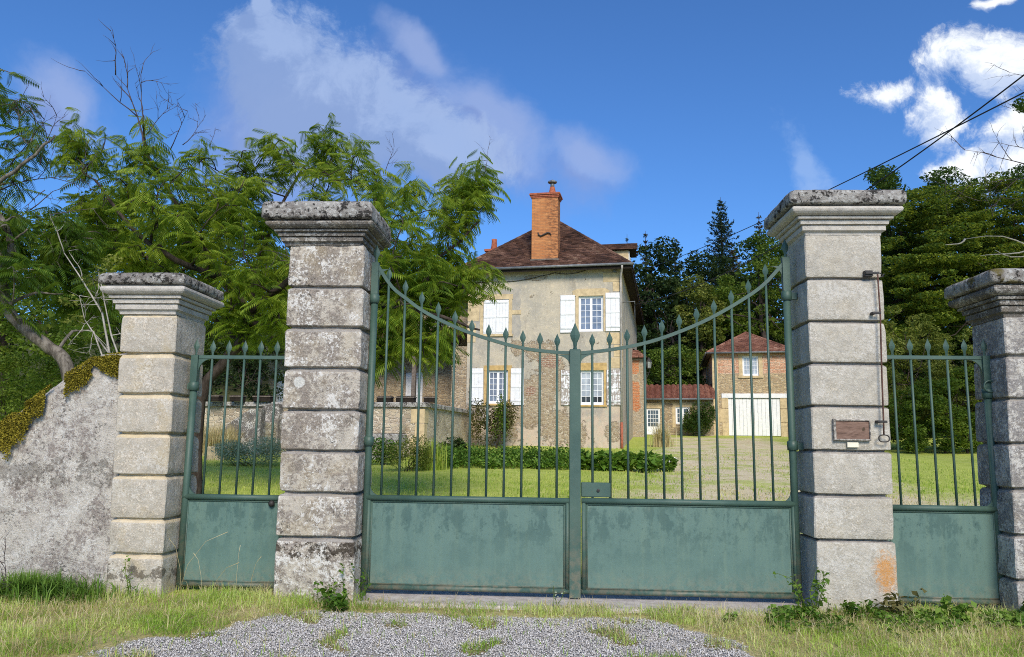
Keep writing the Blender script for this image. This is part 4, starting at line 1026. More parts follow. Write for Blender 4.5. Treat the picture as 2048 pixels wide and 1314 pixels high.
rw = tile_slope('roof', [(L(-18), -.5, wz-.05), (L(-W_-.02), -.5, wz-.05), (L(-W_-.02), 3, wz+2.0), (L(-18), 3, wz+2.0)], (1, 0, 0), 'tiles', wg, rng=rg)
tile_slope('roof_slope', [(L(-W_-.02), 6.5, wz-.05), (L(-18), 6.5, wz-.05), (L(-18), 3, wz+2.0), (L(-W_-.02), 3, wz+2.0)], (-1, 0, 0), 'tiles', rw, rng=rg)
b = MB(); b.sm = True; b.tube([(L(-18), -.56, wz-.06), (L(-W_-.5), -.56, wz-.06)], .055, 8); b.build('gutter', M['zinc'], wg)
pr = tile_slope('porch_roof', [(L(-17.4), -2.3, 6.1-Z0), (L(-7.2), -2.3, 6.1-Z0), (L(-7.2), -.02, 6.75-Z0), (L(-17.4), -.02, 6.75-Z0)], (1, 0, 0), 'tiles', wg, rng=rg)
b = MB(); b.box(L(-17.3), L(-7.25), -2.2, -2.02, 5.82-Z0, 6.04-Z0); b.build('porch_beam', M['dark_wood'], wg)
for u in (-16.9, -14.4, -11.9, -9.35, -7.4):
    b = MB(); b.box(L(u)-.09, L(u)+.09, -2.2, -2.02, 1.1, 5.818-Z0, .01); b.build('porch_post', M['grey_wood'], wg)
for u0, u1 in ((-10.5, -9.62), (-17.2, -16.3)):
    shutter(wg, L(u0), L((u0+u1)/2)-.004, 2.6-Z0, 4.74-Z0, .12, 'white', 3); shutter(wg, L((u0+u1)/2)+.004, L(u1), 2.6-Z0, 4.74-Z0, .12, 'white', 3)
window(wg, L(-9.2), L(-8.3), 6.9-Z0, 7.8-Z0, .12, 1, 2, 'glass_dark'); window(wg, L(-13.0), L(-12.1), 6.9-Z0, 7.8-Z0, .12, 1, 2, 'glass_dark')

# ------------------------------------------------------------------ terrace, stair, planters
TP = Vector((-4.2, 17.96, 0.95)); ZT = .95
tr = empty('terrace_wall', TP, 'pale rubble terrace wall with grey coping in front of the wing', 'wall', None, -TH)
b = MB(); b.box(-10.5, 0, 0, 8.2, -.4, 2.60-ZT); b.build('wall_body', M['rubble_pale'], tr)
b = MB(); loops = []
for z, e in ((2.602-ZT, .03), (2.62-ZT, 0), (2.74-ZT, 0), (2.77-ZT, .03)): loops.append(rect_loop(-10.6+e, .10-e, -.10+e, 8.2, z, 60, .01, 3.0, .02, .012))
b.rings(loops); b.build('coping', M['slab'], tr)
for i in range(4): stone_at('corner_stone', tr, 'pale_ochre', -.32-.14*(i % 2), .014, -.014, .3+.12*(i % 2), -.3+.48*i, .16+.48*i)
stt = empty('stone_stair', TP+U*(-6.4)-Vv*.75, 'stone stair with two sloping dark parapets against the terrace', 'stairs', None, -TH)
for y0, y1, dz in ((-.75, -.48, -.18), (.40, .70, .05)):
    b = MB(); b.prism([(-1.75, -.4), (1.35, -.4), (1.35, 1.68+dz), (.95, 1.70+dz), (-1.4, .18+dz), (-1.75, .0)], y0, y1); b.build('parapet', M['parapet'], stt)
for i in range(7):
    b = MB(); b.box(-1.4+.34*i, 1.3, -.476, .396, -.3+.2*i+.002*(i > 0), -.1+.2*i, .012); b.build('step', M['rubble_pale'], stt)
st2 = empty('garden_steps', TP+U*(-1.5)-Vv*1.0, 'low broken stone steps with grass on their treads below the terrace corner', 'stairs', None, -TH)
for i, (xa, xb) in enumerate(((-.9, 1.1), (-.75, 1.0), (-.95, .95), (-.7, .9))):
    b = MB(); b.box(xa, xb, -.9+.45*i, .96, -.25+.34*i+.002*(i > 0), .09+.34*i, .03); b.build('step', M['rubble_pale'] if i % 2 else M['slab'], st2)
b = MB(); b.box(-.26, .26, -.2, .2, -.1, .36, .03); o = b.build('stone_block', M['pale_ochre'])
q = at(434, 905, 15.6); o.location = (q[0], q[1], ground_z(q[0], q[1])+.02); o.rotation_euler = (0, 0, .2); tag(o, 'pale squared stone block beside the silvery bush', 'stone block')
for k, (px, w, lab) in enumerate(((424, .50, 'dark wooden planter box leftmost on the terrace coping'), (471, .44, 'dark wooden planter box second from the left on the coping'), (523, .64, 'dark wooden planter box just left of the tall pillar'),
                       (768, .50, 'dark wooden planter box just right of the tall pillar'), (810, .62, 'longest dark planter box in front of the white door'), (859, .38, 'dark wooden planter box nearest the terrace corner'))):
    q = at(px, 800, 18.55 if px < 600 else 18.2)
    pl = empty('planter', (q[0], q[1]+.18, 2.768), lab, 'planter', 'planter boxes on the terrace coping', -TH)
    b = MB(); h = .17
    for i in range(2): b.box(-w/2, w/2, -.14, -.118, .02+i*.075, .02+i*.075+.07); b.box(-w/2, w/2, .118, .14, .02+i*.075, .02+i*.075+.07)
    b.box(-w/2, -w/2+.022, -.117, .117, .0, h); b.box(w/2-.022, w/2, -.117, .117, .0, h); b.box(-w/2+.023, w/2-.023, -.117, .117, .02, .22)
    b.build('box', M['dark_wood'], pl)
    b = MB(); b.box(-w/2-.02, w/2+.02, -.16, -.141, h-.01, h+.03); b.box(-w/2-.02, w/2+.02, .141, .16, h-.01, h+.03); b.box(-w/2-.02, -w/2+.02, -.1405, .1405, h+.001, h+.03); b.box(w/2-.02, w/2+.02, -.1405, .1405, h+.001, h+.03); b.build('rim', M['grey_wood'], pl)

# ------------------------------------------------------------------ outbuildings on the right
BP = Vector((8.9, 35.59, 2.0)); ZB = 2.0
bn = empty('barn', BP, 'small stone and brick barn with wide white double doors and hipped tile roof', 'barn', None, -TH)
bw, bd, be = 4.25, 7.0, 6.55-ZB
b = MB(); wall_holes(b, 0, bw, -.5, be, [(.80, 3.52, -.5, 4.05-ZB), (1.61, 2.47, 5.28-ZB, 6.37-ZB)], 0, .18)
b.quad((bw, 0, -.5), (bw, bd, -.5), (bw, bd, be), (bw, 0, be)); b.quad((0, bd, -.5), (0, 0, -.5), (0, 0, be), (0, bd, be)); b.quad((bw, bd, -.5), (0, bd, -.5), (0, bd, be), (bw, bd, be))
b.build('wall', M['barn'], bn)
for z, w in ((0, .34), (.75, .5), (1.5, .36)):
    stone_at('door_jamb', bn, 'pale_ochre', .80-w, .802, -.02, .18, z-.3*(z == 0), min(z+.72, 2.04)); stone_at('door_jamb', bn, 'pale_ochre', 3.518, 3.52+w-.02, -.02, .18, z-.3*(z == 0), min(z+.72, 2.04))
stone_at('corner_pier', bn, 'pale_ochre', -.012, .30, -.014, .3, -.3, be-.05)
surround(bn, 1.61, 2.47, 5.28-ZB, 6.37-ZB, 'pale_ochre', .20, .14, .12)
window(bn, 1.61, 2.47, 5.28-ZB, 6.37-ZB, .08, 2, 4, 'glass_curtain')
b = MB(); b.box(.45, 3.95, -.05, .10, 4.06-ZB, 4.30-ZB, .01); b.build('lintel', M['white'], bn)
for x0, x1 in ((.80, 2.157), (2.163, 3.52)):
    b = MB(); n = 7; w = (x1-x0)/n
    for i in range(n): b.box(x0+w*i+.005, x0+w*(i+1)-.005, .05, .085, .02, 4.04-ZB, .004)
    b.box(x0+.01, x1-.01, .086, .12, .02, 4.04-ZB); b.build('barn_door', M['white'], bn)
E0 = .3; hwid = bw/2+E0; zr2 = 7.92-ZB
A, B_, C_, D_ = (-E0, -E0, be), (bw+E0, -E0, be), (bw+E0, bd+E0, be), (-E0, bd+E0, be); R0, R1 = (bw/2-.1, -E0+hwid*.9, zr2), (bw/2-.1, bd-1.5, zr2)
r_ = tile_slope('roof', [A, B_, R0], (1, 0, 0), 'tiles_red', bn, .2, .14, rg)
for pl in ([B_, C_, R1, R0], [D_, A, R0, R1], [C_, D_, R1]):
    tile_slope('roof_slope', pl, np.array(pl[1])-np.array(pl[0]), 'tiles_red', r_, .2, .14, rg)
b = MB(); ridge_tiles(b, A, R0, .08); ridge_tiles(b, B_, R0, .08); ridge_tiles(b, R0, R1, .09); b.build('ridge_tile', M['tiles_red'], r_)
b = MB(); b.box(-E0+.03, bw+E0-.03, -E0+.03, bd+E0-.03, be-.06, be-.012); b.build('eaves_boarding', M['grey_wood'], bn)
b = MB(); b.sm = True; b.tube([(-E0, -E0-.05, be-.03), (bw+E0, -E0-.05, be-.01)], .05, 8); b.build('gutter', M['zinc'], bn); b = MB(); b.sm = True; b.tube([(-E0-.05, -E0, be-.03), (-E0-.05, bd, be-.03)], .05, 8); b.build('gutter', M['zinc'], bn)

KP = Vector((7.98, 34.75, 2.0)); kx0, kx1 = -3.35, .75
lk = empty('link_building', KP, 'low stone lean-to with red ribbed tile roof, white glazed door and window', 'outbuilding', None, -TH)
b = MB(); wall_holes(b, kx0, kx1, -.5, 3.95-ZB, [(-2.84, -2.09, 0.02, 3.42-ZB), (-1.26, -.49, 2.58-ZB, 3.50-ZB)], 0, .16)
b.quad((kx1, 0, -.5), (kx1, 3.2, -.5), (kx1, 3.2, 3.95-ZB), (kx1, 0, 3.95-ZB)); b.quad((kx0, 3.2, -.5), (kx0, 0, -.5), (kx0, 0, 3.95-ZB), (kx0, 3.2, 3.95-ZB)); b.quad((kx1, 3.2, -.5), (kx0, 3.2, -.5), (kx0, 3.2, 3.95-ZB), (kx1, 3.2, 3.95-ZB))
b.build('wall', M['rubble_ochre'], lk)
for q in ((-2.98, -1.95, -.018, .14, 3.43-ZB, 3.72-ZB), (-1.42, -.36, -.018, .14, 3.51-ZB, 3.76-ZB)): stone_at('lintel', lk, 'pale_ochre', *q)
for q in ((-1.44, -1.262, -.016, .14, 2.4-ZB, 3.508-ZB), (-.488, -.34, -.016, .14, 2.4-ZB, 3.508-ZB)): stone_at('window_jamb', lk, 'pale_ochre', *q)
window(lk, -2.84, -2.09, .02, 3.42-ZB, .05, 4, 4, 'glass_dark', 1, 'glazed_door', .32)
window(lk, -1.26, -.49, 2.58-ZB, 3.50-ZB, .05, 2, 3, 'glass_dark')
# half-round roof tiles: waves running down the slope
V = []; n = int((kx1-kx0+.3)/.045); rr = np.random.default_rng(4)
def wv(x): return .085*abs(math.sin((x)*PI/.30))
rows = 6
for j in range(rows):
    y0, y1 = -.35+1.9*j/rows, -.35+1.9*(j+1.12)/rows; z0, z1 = 3.93-ZB+.85*j/rows, 3.93-ZB+.85*(j+1.12)/rows
    for i in range(n):
        xa, xb = kx0-.15+i*.045, kx0-.15+(i+1)*.045
        V.append([(xa, y0, z0+wv(xa)+.03), (xb, y0, z0+wv(xb)+.03), (xb, y1, z1+wv(xb)), (xa, y1, z1+wv(xa))])
        V.append([(xa, y0, z0), (xb, y0, z0), (xb, y0, z0+wv(xb)+.03), (xa, y0, z0+wv(xa)+.03)])
V.append([(kx0-.1, -.3, 3.91-ZB), (kx1, -.3, 3.91-ZB), (kx1, 1.55, 4.74-ZB), (kx0-.1, 1.55, 4.74-ZB)])
V.append([(kx0-.1, 1.55, 4.76-ZB), (kx1, 1.55, 4.76-ZB), (kx1, 3.3, 3.95-ZB), (kx0-.1, 3.3, 3.95-ZB)])
np_obj('roof', np.array(V), M['tiles_canal'], lk)
b = MB(); b.sm = True; b.tube([(kx0-.1, -.42, 3.90-ZB), (kx1-.05, -.42, 3.92-ZB)], .05, 8); b.build('gutter', M['zinc'], lk); b = MB(); b.sm = True; b.tube([(kx0+.05, -.4, 3.88-ZB), (kx0+.06, -.06, 3.6-ZB), (kx0+.06, -.06, .1)], .035, 6); b.build('downpipe', M['rust'], lk)
# rear wing end with brick quoins, right behind the house corner
PP = Vector((4.37, 32.26, 1.9)); ZP = 1.9
rw = empty('house_annexe', PP, 'narrow rear wing end of plaster and orange brick beyond the house corner', 'outbuilding', None, -TH)
b = MB(); b.box(-4.0, .33, 0, 6, -.5, 5.85-ZP); b.build('wall', M['annexe'], rw)
b = MB(); b.box(-4.1, .36, -.03, 6.1, 5.851-ZP, 5.93-ZP); b.build('eaves_boarding', M['dark_wood'], rw)
tile_slope('roof', [(-4.2, -.3, 5.86-ZP), (.55, -.3, 5.86-ZP), (-1.2, 1.3, 7.1-ZP), (-4.2, 1.3, 7.1-ZP)], (1, 0, 0), 'tiles_red', rw, .2, .14, rg)
tile_slope('roof_slope', [(.55, -.3, 5.86-ZP), (.55, 6.3, 5.86-ZP), (-1.2, 5, 7.1-ZP), (-1.2, 1.3, 7.1-ZP)], (0, 1, 0), 'tiles_red', rw, .2, .14, rg)
ln = empty('wall_lantern', PP+U*.62-Vv*.10+Vector((0, 0, 5.35-ZP)), 'black wall lantern on a bracket at the rear wing corner', 'lantern', None, -TH)
b = MB(); b.lathe([(.09, .0), (.14, .30), (.145, .32)], (0, 0), 6); b.build('lantern_glass', M['lamp_glass'], ln)
b = MB(); b.lathe([(.17, .321), (.10, .42), (.03, .50), (.02, .54)], (0, 0), 6); b.lathe([(.03, -.06), (.10, -.03), (.10, -.002)], (0, 0), 6)
for k in range(6):
    a = PI/3*k; b.obox((.10*math.cos(a), .10*math.sin(a), 0), (.15*math.cos(a), .15*math.sin(a), .32), .018, .018)
b.build('lantern_frame', M['iron'], ln)
b = MB(); b.sm = True; b.tube([(-.30, .1, -.25), (.0, .1, -.24), (.03, .1, -.12), (0, .0, -.05)], .02, 6); b.tube([(-.30, .1, -.6), (-.12, .1, -.5), (0, .1, -.25)], .015, 6); b.build('bracket', M['iron'], ln)
# ------------------------------------------------------------------ ground: one sheet from the road to the hill
GRAVEL = [(-3.4, -2.6), (-2.73, -1.34), (-2.53, -0.62), (-2.2, -0.34), (-1.63, -0.42), (-0.86, -0.66), (0.0, -0.62), (0.87, -0.48), (1.30, -0.85), (1.42, -1.6), (1.3, -2.6)]
def in_gravel(x, y):
    """1 on the gravel drive mouth, 0 on the verge, soft ragged edge"""
    n = mnoise.noise(Vector((x*1.5, y*1.9, 0)))*.34+mnoise.noise(Vector((x*5, y*5, 3)))*.20
    yy = y+n
    left = interp([(-.34, -2.2), (-.62, -2.53), (-1.34, -2.73), (-2.6, -3.4)][::-1], yy) if False else None
    # left edge x as function of y, right edge likewise
    def lerp_tab(tab, v):
        if v <= tab[0][0]: return tab[0][1]
        for (a, b), (c, d) in zip(tab, tab[1:]):
            if v <= c: return b+(d-b)*(v-a)/(c-a)
        return tab[-1][1]
    xl = lerp_tab([(-4.5, -5.0), (-2.6, -3.8), (-1.9, -3.1), (-1.2, -2.75), (-.62, -2.5), (-.34, -2.25)], y)+n*.9
    xr = lerp_tab([(-4.5, 2.2), (-2.6, 1.9), (-1.6, 1.6), (-.9, 1.35), (-.5, 1.0)], y)+n*.8
    yt = lerp_tab([(-2.6, -.32), (-1.7, -.26), (-.9, -.40), (0, -.38), (.9, -.36), (1.5, -.65)], x)+n*.5
    d = min(x-xl, xr-x, yt-y)
    return max(0.0, min(1.0, d/.16+.3))
def build_ground():
    def axis(lo, hi, dense, n_d, n_o):
        a, c = dense
        o1 = a-(a-lo)*(np.linspace(0, 1, n_o)[1:]**2.2); o2 = c+(hi-c)*(np.linspace(0, 1, n_o)[1:]**2.2)
        return np.concatenate([o1[::-1], np.linspace(a, c, n_d), o2])
    xs = axis(-400, 400, (-6.5, 6.5), 170, 26)
    ys = np.concatenate([-3.2-57*(np.linspace(0, 1, 12)[1:][::-1]**2.0), np.linspace(-3.2, .6, 62), .6+23*(np.linspace(0, 1, 48)[1:]**1.5), np.linspace(24, 80, 30)[1:], np.linspace(80, 600, 16)[1:]])
    b = MB(); b.sm = True; cols = []; pat = []
    for y in ys:
        for x in xs:
            z = ground_z(x, y)
            g = 0.0
            if y < .6 and abs(x) < 7:
                g = in_gravel(x, y) if y < .05 else 0
                z += .012*mnoise.noise(Vector((x*3, y*3, 0)))+.03*mnoise.noise(Vector((x*.8, y*.8, 5)))-.015
                z -= .02*g
                if abs(x-.3) < 2.2 and y > -.25: z = min(z, -.03)
                if y < -1.8: z -= 0.012*(-1.8-y)
            elif y < 40: z += .05*mnoise.noise(Vector((x*.5, y*.5, 2)))
            if y < -6: g = 1.0
            b.v.append((x, y, z)); cols.append(g); pat.append(max(0.0, min(1.0, (mnoise.noise(Vector((x*2.7, y*2.7, 9)))-.24)/.2)) if abs(x) < 7 and y < .6 else 0.0)
    n = len(xs)
    for j in range(len(ys)-1):
        for i in range(n-1): b.face((j*n+i, j*n+i+1, (j+1)*n+i+1, (j+1)*n+i))
    o = b.build('ground', M['ground']); at_ = o.data.attributes.new('gravel', 'FLOAT', 'POINT'); at_.data.foreach_set('value', cols)
    at_ = o.data.attributes.new('mossy', 'FLOAT', 'POINT'); at_.data.foreach_set('value', pat)
    tag(o, 'gravel drive mouth, grassy verge and lawn rising to the house', None, None, 'structure')
m_, t = mat('verge_and_lawn'); p = t.geo('Position'); x, y, z = t.sep(p)
g = t.n('Attribute', {'attribute_name': 'gravel'}).outputs['Fac']
v1 = t.vor(p, 55, 'F1', 'Color'); v2 = t.vor(p, 55); n1 = t.noise(p, 2.2, 6, .65); n2 = t.noise(p, 30, 6, .7); n3 = t.noise(p, .35, 5, .6)
grav = t.ramp(t.sep(v1)[0], [(0, (.34, .325, .30)), (.5, (.47, .45, .425)), (1, (.60, .58, .55))])
grav = t.mix(t.rng(v2, .40, .65), grav, (.28, .265, .245))
pt_ = t.n('Attribute', {'attribute_name': 'mossy'}).outputs['Fac']
grav = t.mix(t.mul(t.rng(t.add(pt_, t.mul(t.sub(n2, .5), .9)), .35, .65), .85), grav, t.ramp(n2, [(.35, (.13, .10, .035)), (.5, (.30, .235, .10)), (.65, (.44, .36, .19))]))
verge = t.ramp(t.add(t.mul(n1, .5), t.mul(n2, .5)), [(.35, (.24, .21, .07)), (.5, (.43, .38, .16)), (.65, (.58, .50, .27))])
lawn = t.ramp(t.add(t.mul(n2, .6), t.mul(n1, .4)), [(.35, (.24, .32, .045)), (.5, (.40, .47, .09)), (.65, (.56, .57, .18))])
dry = t.ramp(t.add(t.mul(n2, .6), t.mul(n1, .4)), [(.35, (.44, .37, .19)), (.48, (.62, .53, .33)), (.62, (.74, .65, .46))])
xc = t.add(t.mul(y, .16), 3.3)
dm = t.rng(t.add(t.mul(t.math('ABSOLUTE', t.sub(x, xc)), .22), t.mul(t.sub(n3, .5), 1.6)), .78, .38)
near = t.rng(t.add(y, t.mul(n3, 3.0)), 11.8, 8.5)
near = t.mul(near, t.rng(x, -.3, 2.2))
dm = t.math('MAXIMUM', t.mul(dm, t.rng(y, 33.8, 31.5)), near)
dm = t.mul(dm, t.rng(t.add(t.noise(p, .8, 7, .7), t.mul(t.sub(n2, .5), .25)), .40, .52, .25, 1.0))
hill = t.rng(y, 36, 39)
lw = t.mix(dm, lawn, dry)
lw = t.mix(hill, lw, (.06, .065, .025))
front = t.rng(y, .25, .05)
c = t.mix(front, lw, t.mix(t.rng(t.add(g, t.mul(t.sub(n2, .5), .8)), .3, .6), verge, grav))
M['ground'] = finish(m_, t, c, .95, t.bump(t.add(n2, t.mul(t.sub(1.0, v2), t.mul(g, .8))), .7, .03), .1)
build_ground()

# loose gravel: each stone a real chip
def gravel_stones():
    rng = np.random.default_rng(11)
    base = np.array([(1, 0, 0), (-1, 0, 0), (0, 1, 0), (0, -1, 0), (0, 0, 1), (0, 0, -1)], float)
    tri = [(0, 2, 4), (2, 1, 4), (1, 3, 4), (3, 0, 4), (2, 0, 5), (1, 2, 5), (3, 1, 5), (0, 3, 5)]
    V = []
    for _ in range(64000):
        y = -.16-2.3*rng.random()**1.1; x = rng.uniform(-3.6, 1.7)
        g = in_gravel(x, y)
        if rng.random() > g*.95+.05: continue
        if mnoise.noise(Vector((x*2.7, y*2.7, 9))) > .34 and rng.random() < .80: continue
        s = rng.uniform(.0032, .0105)*np.array([1, rng.uniform(.6, 1), rng.uniform(.45, .8)])
        q = rng.normal(size=(3, 3)); q, _r = np.linalg.qr(q)
        pts = (base*(1+rng.uniform(-.35, .35, (6, 1))))*s@q.T+np.array([x, y, ground_z(x, y)-.028+.012*mnoise.noise(Vector((x*3, y*3, 0)))+.03*mnoise.noise(Vector((x*.8, y*.8, 5)))+rng.uniform(0, .008)-(0.012*(-1.8-y) if y < -1.8 else 0)])
        V.append(pts)
    V = np.array(V); n = len(V)
    me = bpy.data.meshes.new('gravel'); F = (np.arange(n)[:, None, None]*6+np.array(tri)[None]).reshape(-1)
    me.vertices.add(n*6); me.vertices.foreach_set('co', V.reshape(-1).astype(np.float32)); me.loops.add(len(F)); me.loops.foreach_set('vertex_index', F.astype(np.int32))
    me.polygons.add(len(F)//3); me.polygons.foreach_set('loop_start', np.arange(0, len(F), 3, dtype=np.int32)); me.update(calc_edges=True)
    me.materials.append(M['chips']); o = bpy.data.objects.new('gravel', me); COL.objects.link(o)
    tag(o, 'loose grey gravel chips in front of the gate', None, None, 'stuff')
m_, t = mat('grey_chips'); r = t.geo('Random Per Island')
M['chips'] = finish(m_, t, t.ramp(r, [(0, (.33, .315, .295)), (.4, (.47, .455, .435)), (.8, (.58, .565, .545)), (1, (.74, .725, .70))]), .9, None, .15)
gravel_stones()

# ------------------------------------------------------------------ grass
def blades(name, P, hmin, hmax, w, mt, rng, lean=.6, parent=None):
    """P (n,3) roots; each blade a bent strip of two quads"""
    n = len(P); h = rng.uniform(hmin, hmax, n); a = rng.uniform(0, 2*PI, n); ln = np.abs(rng.normal(.35, .35, n))*lean
    d = np.stack([np.cos(a), np.sin(a), np.zeros(n)], 1); s = np.stack([-np.sin(a+rng.normal(0, .6, n)), np.cos(a+rng.normal(0, .6, n)), np.zeros(n)], 1)*(w*rng.uniform(.6, 1.2, n))[:, None]
    up = np.array([0, 0, 1.0])
    m1 = P+d*(ln*h*.30)[:, None]+up*(h*.55)[:, None]; tp = P+d*(ln*h*1.1)[:, None]+up*(h*np.clip(1-.45*ln, .15, 1))[:, None]
    V = np.concatenate([np.stack([P-s, P+s, m1+s*.8, m1-s*.8], 1), np.stack([m1-s*.8, m1+s*.8, tp+s*.12, tp-s*.12], 1)], 1).reshape(n, 8, 3)
    me = bpy.data.meshes.new(name); b0 = np.arange(n)[:, None]*6
    W = np.stack([V[:, 0], V[:, 1], V[:, 2], V[:, 3], V[:, 6], V[:, 7]], 1)
    F = np.concatenate([b0+np.array([[0, 1, 2, 3]]), b0+np.array([[3, 2, 4, 5]])], 1).reshape(-1)
    me.vertices.add(n*6); me.vertices.foreach_set('co', W.reshape(-1).astype(np.float32)); me.loops.add(n*8); me.loops.foreach_set('vertex_index', F.astype(np.int32))
    me.polygons.add(n*2); me.polygons.foreach_set('loop_start', np.arange(0, n*8, 4, dtype=np.int32)); me.update(calc_edges=True)
    me.materials.append(mt); o = bpy.data.objects.new(name, me); COL.objects.link(o)
    if parent is not None: o.parent = parent
    return o
M['grass_verge'] = leaf_mat('verge_grass', (.15, .32, .03), (.38, .55, .09), (.72, .76, .32), .40, .60)
M['grass_green'] = leaf_mat('lush_grass', (.06, .13, .018), (.11, .22, .03), (.22, .34, .06), .3, .3)
M['grass_lawn'] = leaf_mat('lawn_grass', (.21, .35, .04), (.39, .50, .08), (.62, .64, .20), .42, .6)
M['grass_dry'] = leaf_mat('dry_straw', (.36, .29, .13), (.56, .47, .25), (.74, .65, .42), .3, .3)
rng = np.random.default_rng(21)
def gz(x, y):
    return ground_z(x, y)-.015+.012*mnoise.noise(Vector((x*3, y*3, 0)))+.03*mnoise.noise(Vector((x*.8, y*.8, 5)))-.02*in_gravel(x, y)-(0.012*(-1.8-y) if y < -1.8 else 0)
P1, P2, P3 = [], [], []
for _ in range(118000):
    x = rng.uniform(-5.6, 5.2); y = rng.uniform(-2.2, .30)
    g = in_gravel(x, y); sill = -1.83 < x < 2.42 and y > -.06
    if sill: continue
    if any(a-.01 < x < c+.01 and y > .02 for a, c in ((-2.64, -1.86), (2.45, 3.18), (-4.3, -3.72), (4.23, 5))) : continue
    if x < -4.2 and y > .12: continue
    cl = mnoise.noise(Vector((x*2.6, y*2.6, 1.5)))
    k = (1-g)*(.55+.9*max(-.4, cl))
    if g > .6: k = .50 if mnoise.noise(Vector((x*2.7, y*2.7, 9))) > .38 else (.07 if y > -.8 else .02)
    if rng.random() > k: continue
    tall = 1.0
    if y > -.22: tall = 1.55
    gc = mnoise.noise(Vector((x*1.1, y*1.1, 8)))
    P = (x, y, gz(x, y), tall)
    (P1 if rng.random() < .72+.4*gc else P3).append(P)
for nm, PP_, mt, lab in (('grass', P1, 'grass_verge', 'short yellow-green grass on the verge before the gate'), ('dry_grass', P3, 'grass_dry', 'cut dry straw lying on the verge and gravel')):
    A_ = np.array(PP_)
    tall = A_[:, 3] > 1
    o = blades(nm, A_[:, :3]+np.array([0, 0, .004 if nm == 'grass' else .012]), .025 if nm == 'grass' else .05, .10 if nm == 'grass' else .16, .0030 if nm == 'grass' else .0022, M[mt], rng, 2.2 if nm == 'grass' else 3.4)
    tag(o, lab, None, None, 'stuff')
# taller seeded fringe along the foot of the wall, pillars and gates
P = []
for _ in range(5200):
    x = rng.uniform(-5.6, 5.0)
    if -1.75 < x < 2.35: continue
    y = rng.uniform(-.30, .04)-(0.0 if x > -4.3 else -.02)
    if mnoise.noise(Vector((x*2.2, 3.3, 0))) < -.15: continue
    P.append((x, y, gz(x, y)))
tag(blades('tall_grass', np.array(P), .05, .17, .0030, M['grass_verge'], rng, 1.3), 'taller seedy grass fringing the foot of wall, pillars and side gates', None, None, 'stuff')
# lush tussock at far left
tu = []
for _ in range(2600):
    r = abs(rng.normal(0, .24)); a = rng.uniform(0, 2*PI); x, y = -4.86+r*1.5*math.cos(a), -.20+r*.55*math.sin(a)
    if y < .08: tu.append((x, y, gz(x, y)))
o = blades('grass_tussock', np.array(tu), .10, .30, .006, M['grass_green'], rng, 1.4); tag(o, 'lush dark green grass tussock at the foot of the rendered wall', 'grass tussock')
# lawn behind the gate
P, Q = [], []
for _ in range(70000):
    y = 3.5+rng.random()**1.4*20; x = rng.uniform(-.55*(y+7.5), .70*(y+7.5))
    if x > 12: continue
    xc = .16*y+3.3; dmm = abs(x-xc)*.22+.5*mnoise.noise(Vector((x*.35, y*.35, 0)))
    if dmm < .48 or (y < 9.5 and x > .8):
        if rng.random() < .8: (P if rng.random() < .35+.8*mnoise.noise(Vector((x*.8, y*.8, 3))) else Q).append((x, y, ground_z(x, y)-.01))
    else: P.append((x, y, ground_z(x, y)-.01))
tag(blades('lawn_grass', np.array(P), .03, .10, .008, M['grass_lawn'], rng, .9), 'mown green lawn behind the gate', None, None, 'stuff')
tag(blades('dry_lawn', np.array(Q), .02, .07, .008, M['grass_dry'], rng, 1.6), 'dry worn grass of the drive behind the right leaf', None, None, 'stuff')

# ------------------------------------------------------------------ foliage makers
def rot_rand(n, rng, tilt=None):
    """(n,3,3) random frames; columns: long axis, width axis, normal. tilt: spread of the normal about +z"""
    if tilt is None: nz = rng.normal(size=(n, 3))
    else: nz = np.concatenate([rng.normal(0, tilt, (n, 2)), np.ones((n, 1))], 1)
    nz /= np.linalg.norm(nz, axis=1, keepdims=True)
    a = rng.normal(size=(n, 3)); a -= nz*(a*nz).sum(1, keepdims=True); a /= np.linalg.norm(a, axis=1, keepdims=True)
    return np.stack([a, np.cross(nz, a), nz], 2)
LEAF = np.array([(0, 0, 0), (.45, .5, .10), (1, 0, -.12), (.45, -.5, .10)])
def leaves_at(P, size, aspect, rng, tilt=.8, var=.4):
    n = len(P); Rm = rot_rand(n, rng, tilt); s = size*rng.uniform(1-var, 1+var, n)
    L_ = LEAF.copy(); L_[:, 1] *= aspect; L_[:, 0] -= .5
    return np.einsum('nij,kj->nki', Rm, L_)*s[:, None, None]+P[:, None, :]
def pad_points(c, r, n, rng, shell=.5):
    d = rng.normal(size=(n, 3)); d /= np.linalg.norm(d, axis=1, keepdims=True)
    k = rng.random(n)**(1/3.0)*(1-shell)+shell*rng.random(n)**.3*1.0
    k = np.clip(k, 0, 1.05)
    return np.asarray(c)+d*k[:, None]*np.asarray(r)
def poly_sample(poly, rng, n):
    P = np.array(poly, float); lo, hi = P.min(0), P.max(0); out = []
    while len(out) < n:
        q = rng.uniform(lo, hi)
        c = False
        for i in range(len(P)):
            x1, y1 = P[i]; x2, y2 = P[(i+1) % len(P)]
            if (y1 > q[1]) != (y2 > q[1]) and q[0] < (x2-x1)*(q[1]-y1)/(y2-y1)+x1: c = not c
        if c: out.append(q)
    return np.array(out)
def edge_dist(poly, q):
    P = np.array(poly, float); best = 1e9
    for i in range(len(P)):
        a, b_ = P[i], P[(i+1) % len(P)]; ab = b_-a; k = np.clip((q-a)@ab/(ab@ab), 0, 1); best = min(best, np.linalg.norm(q-a-k*ab))
    return best
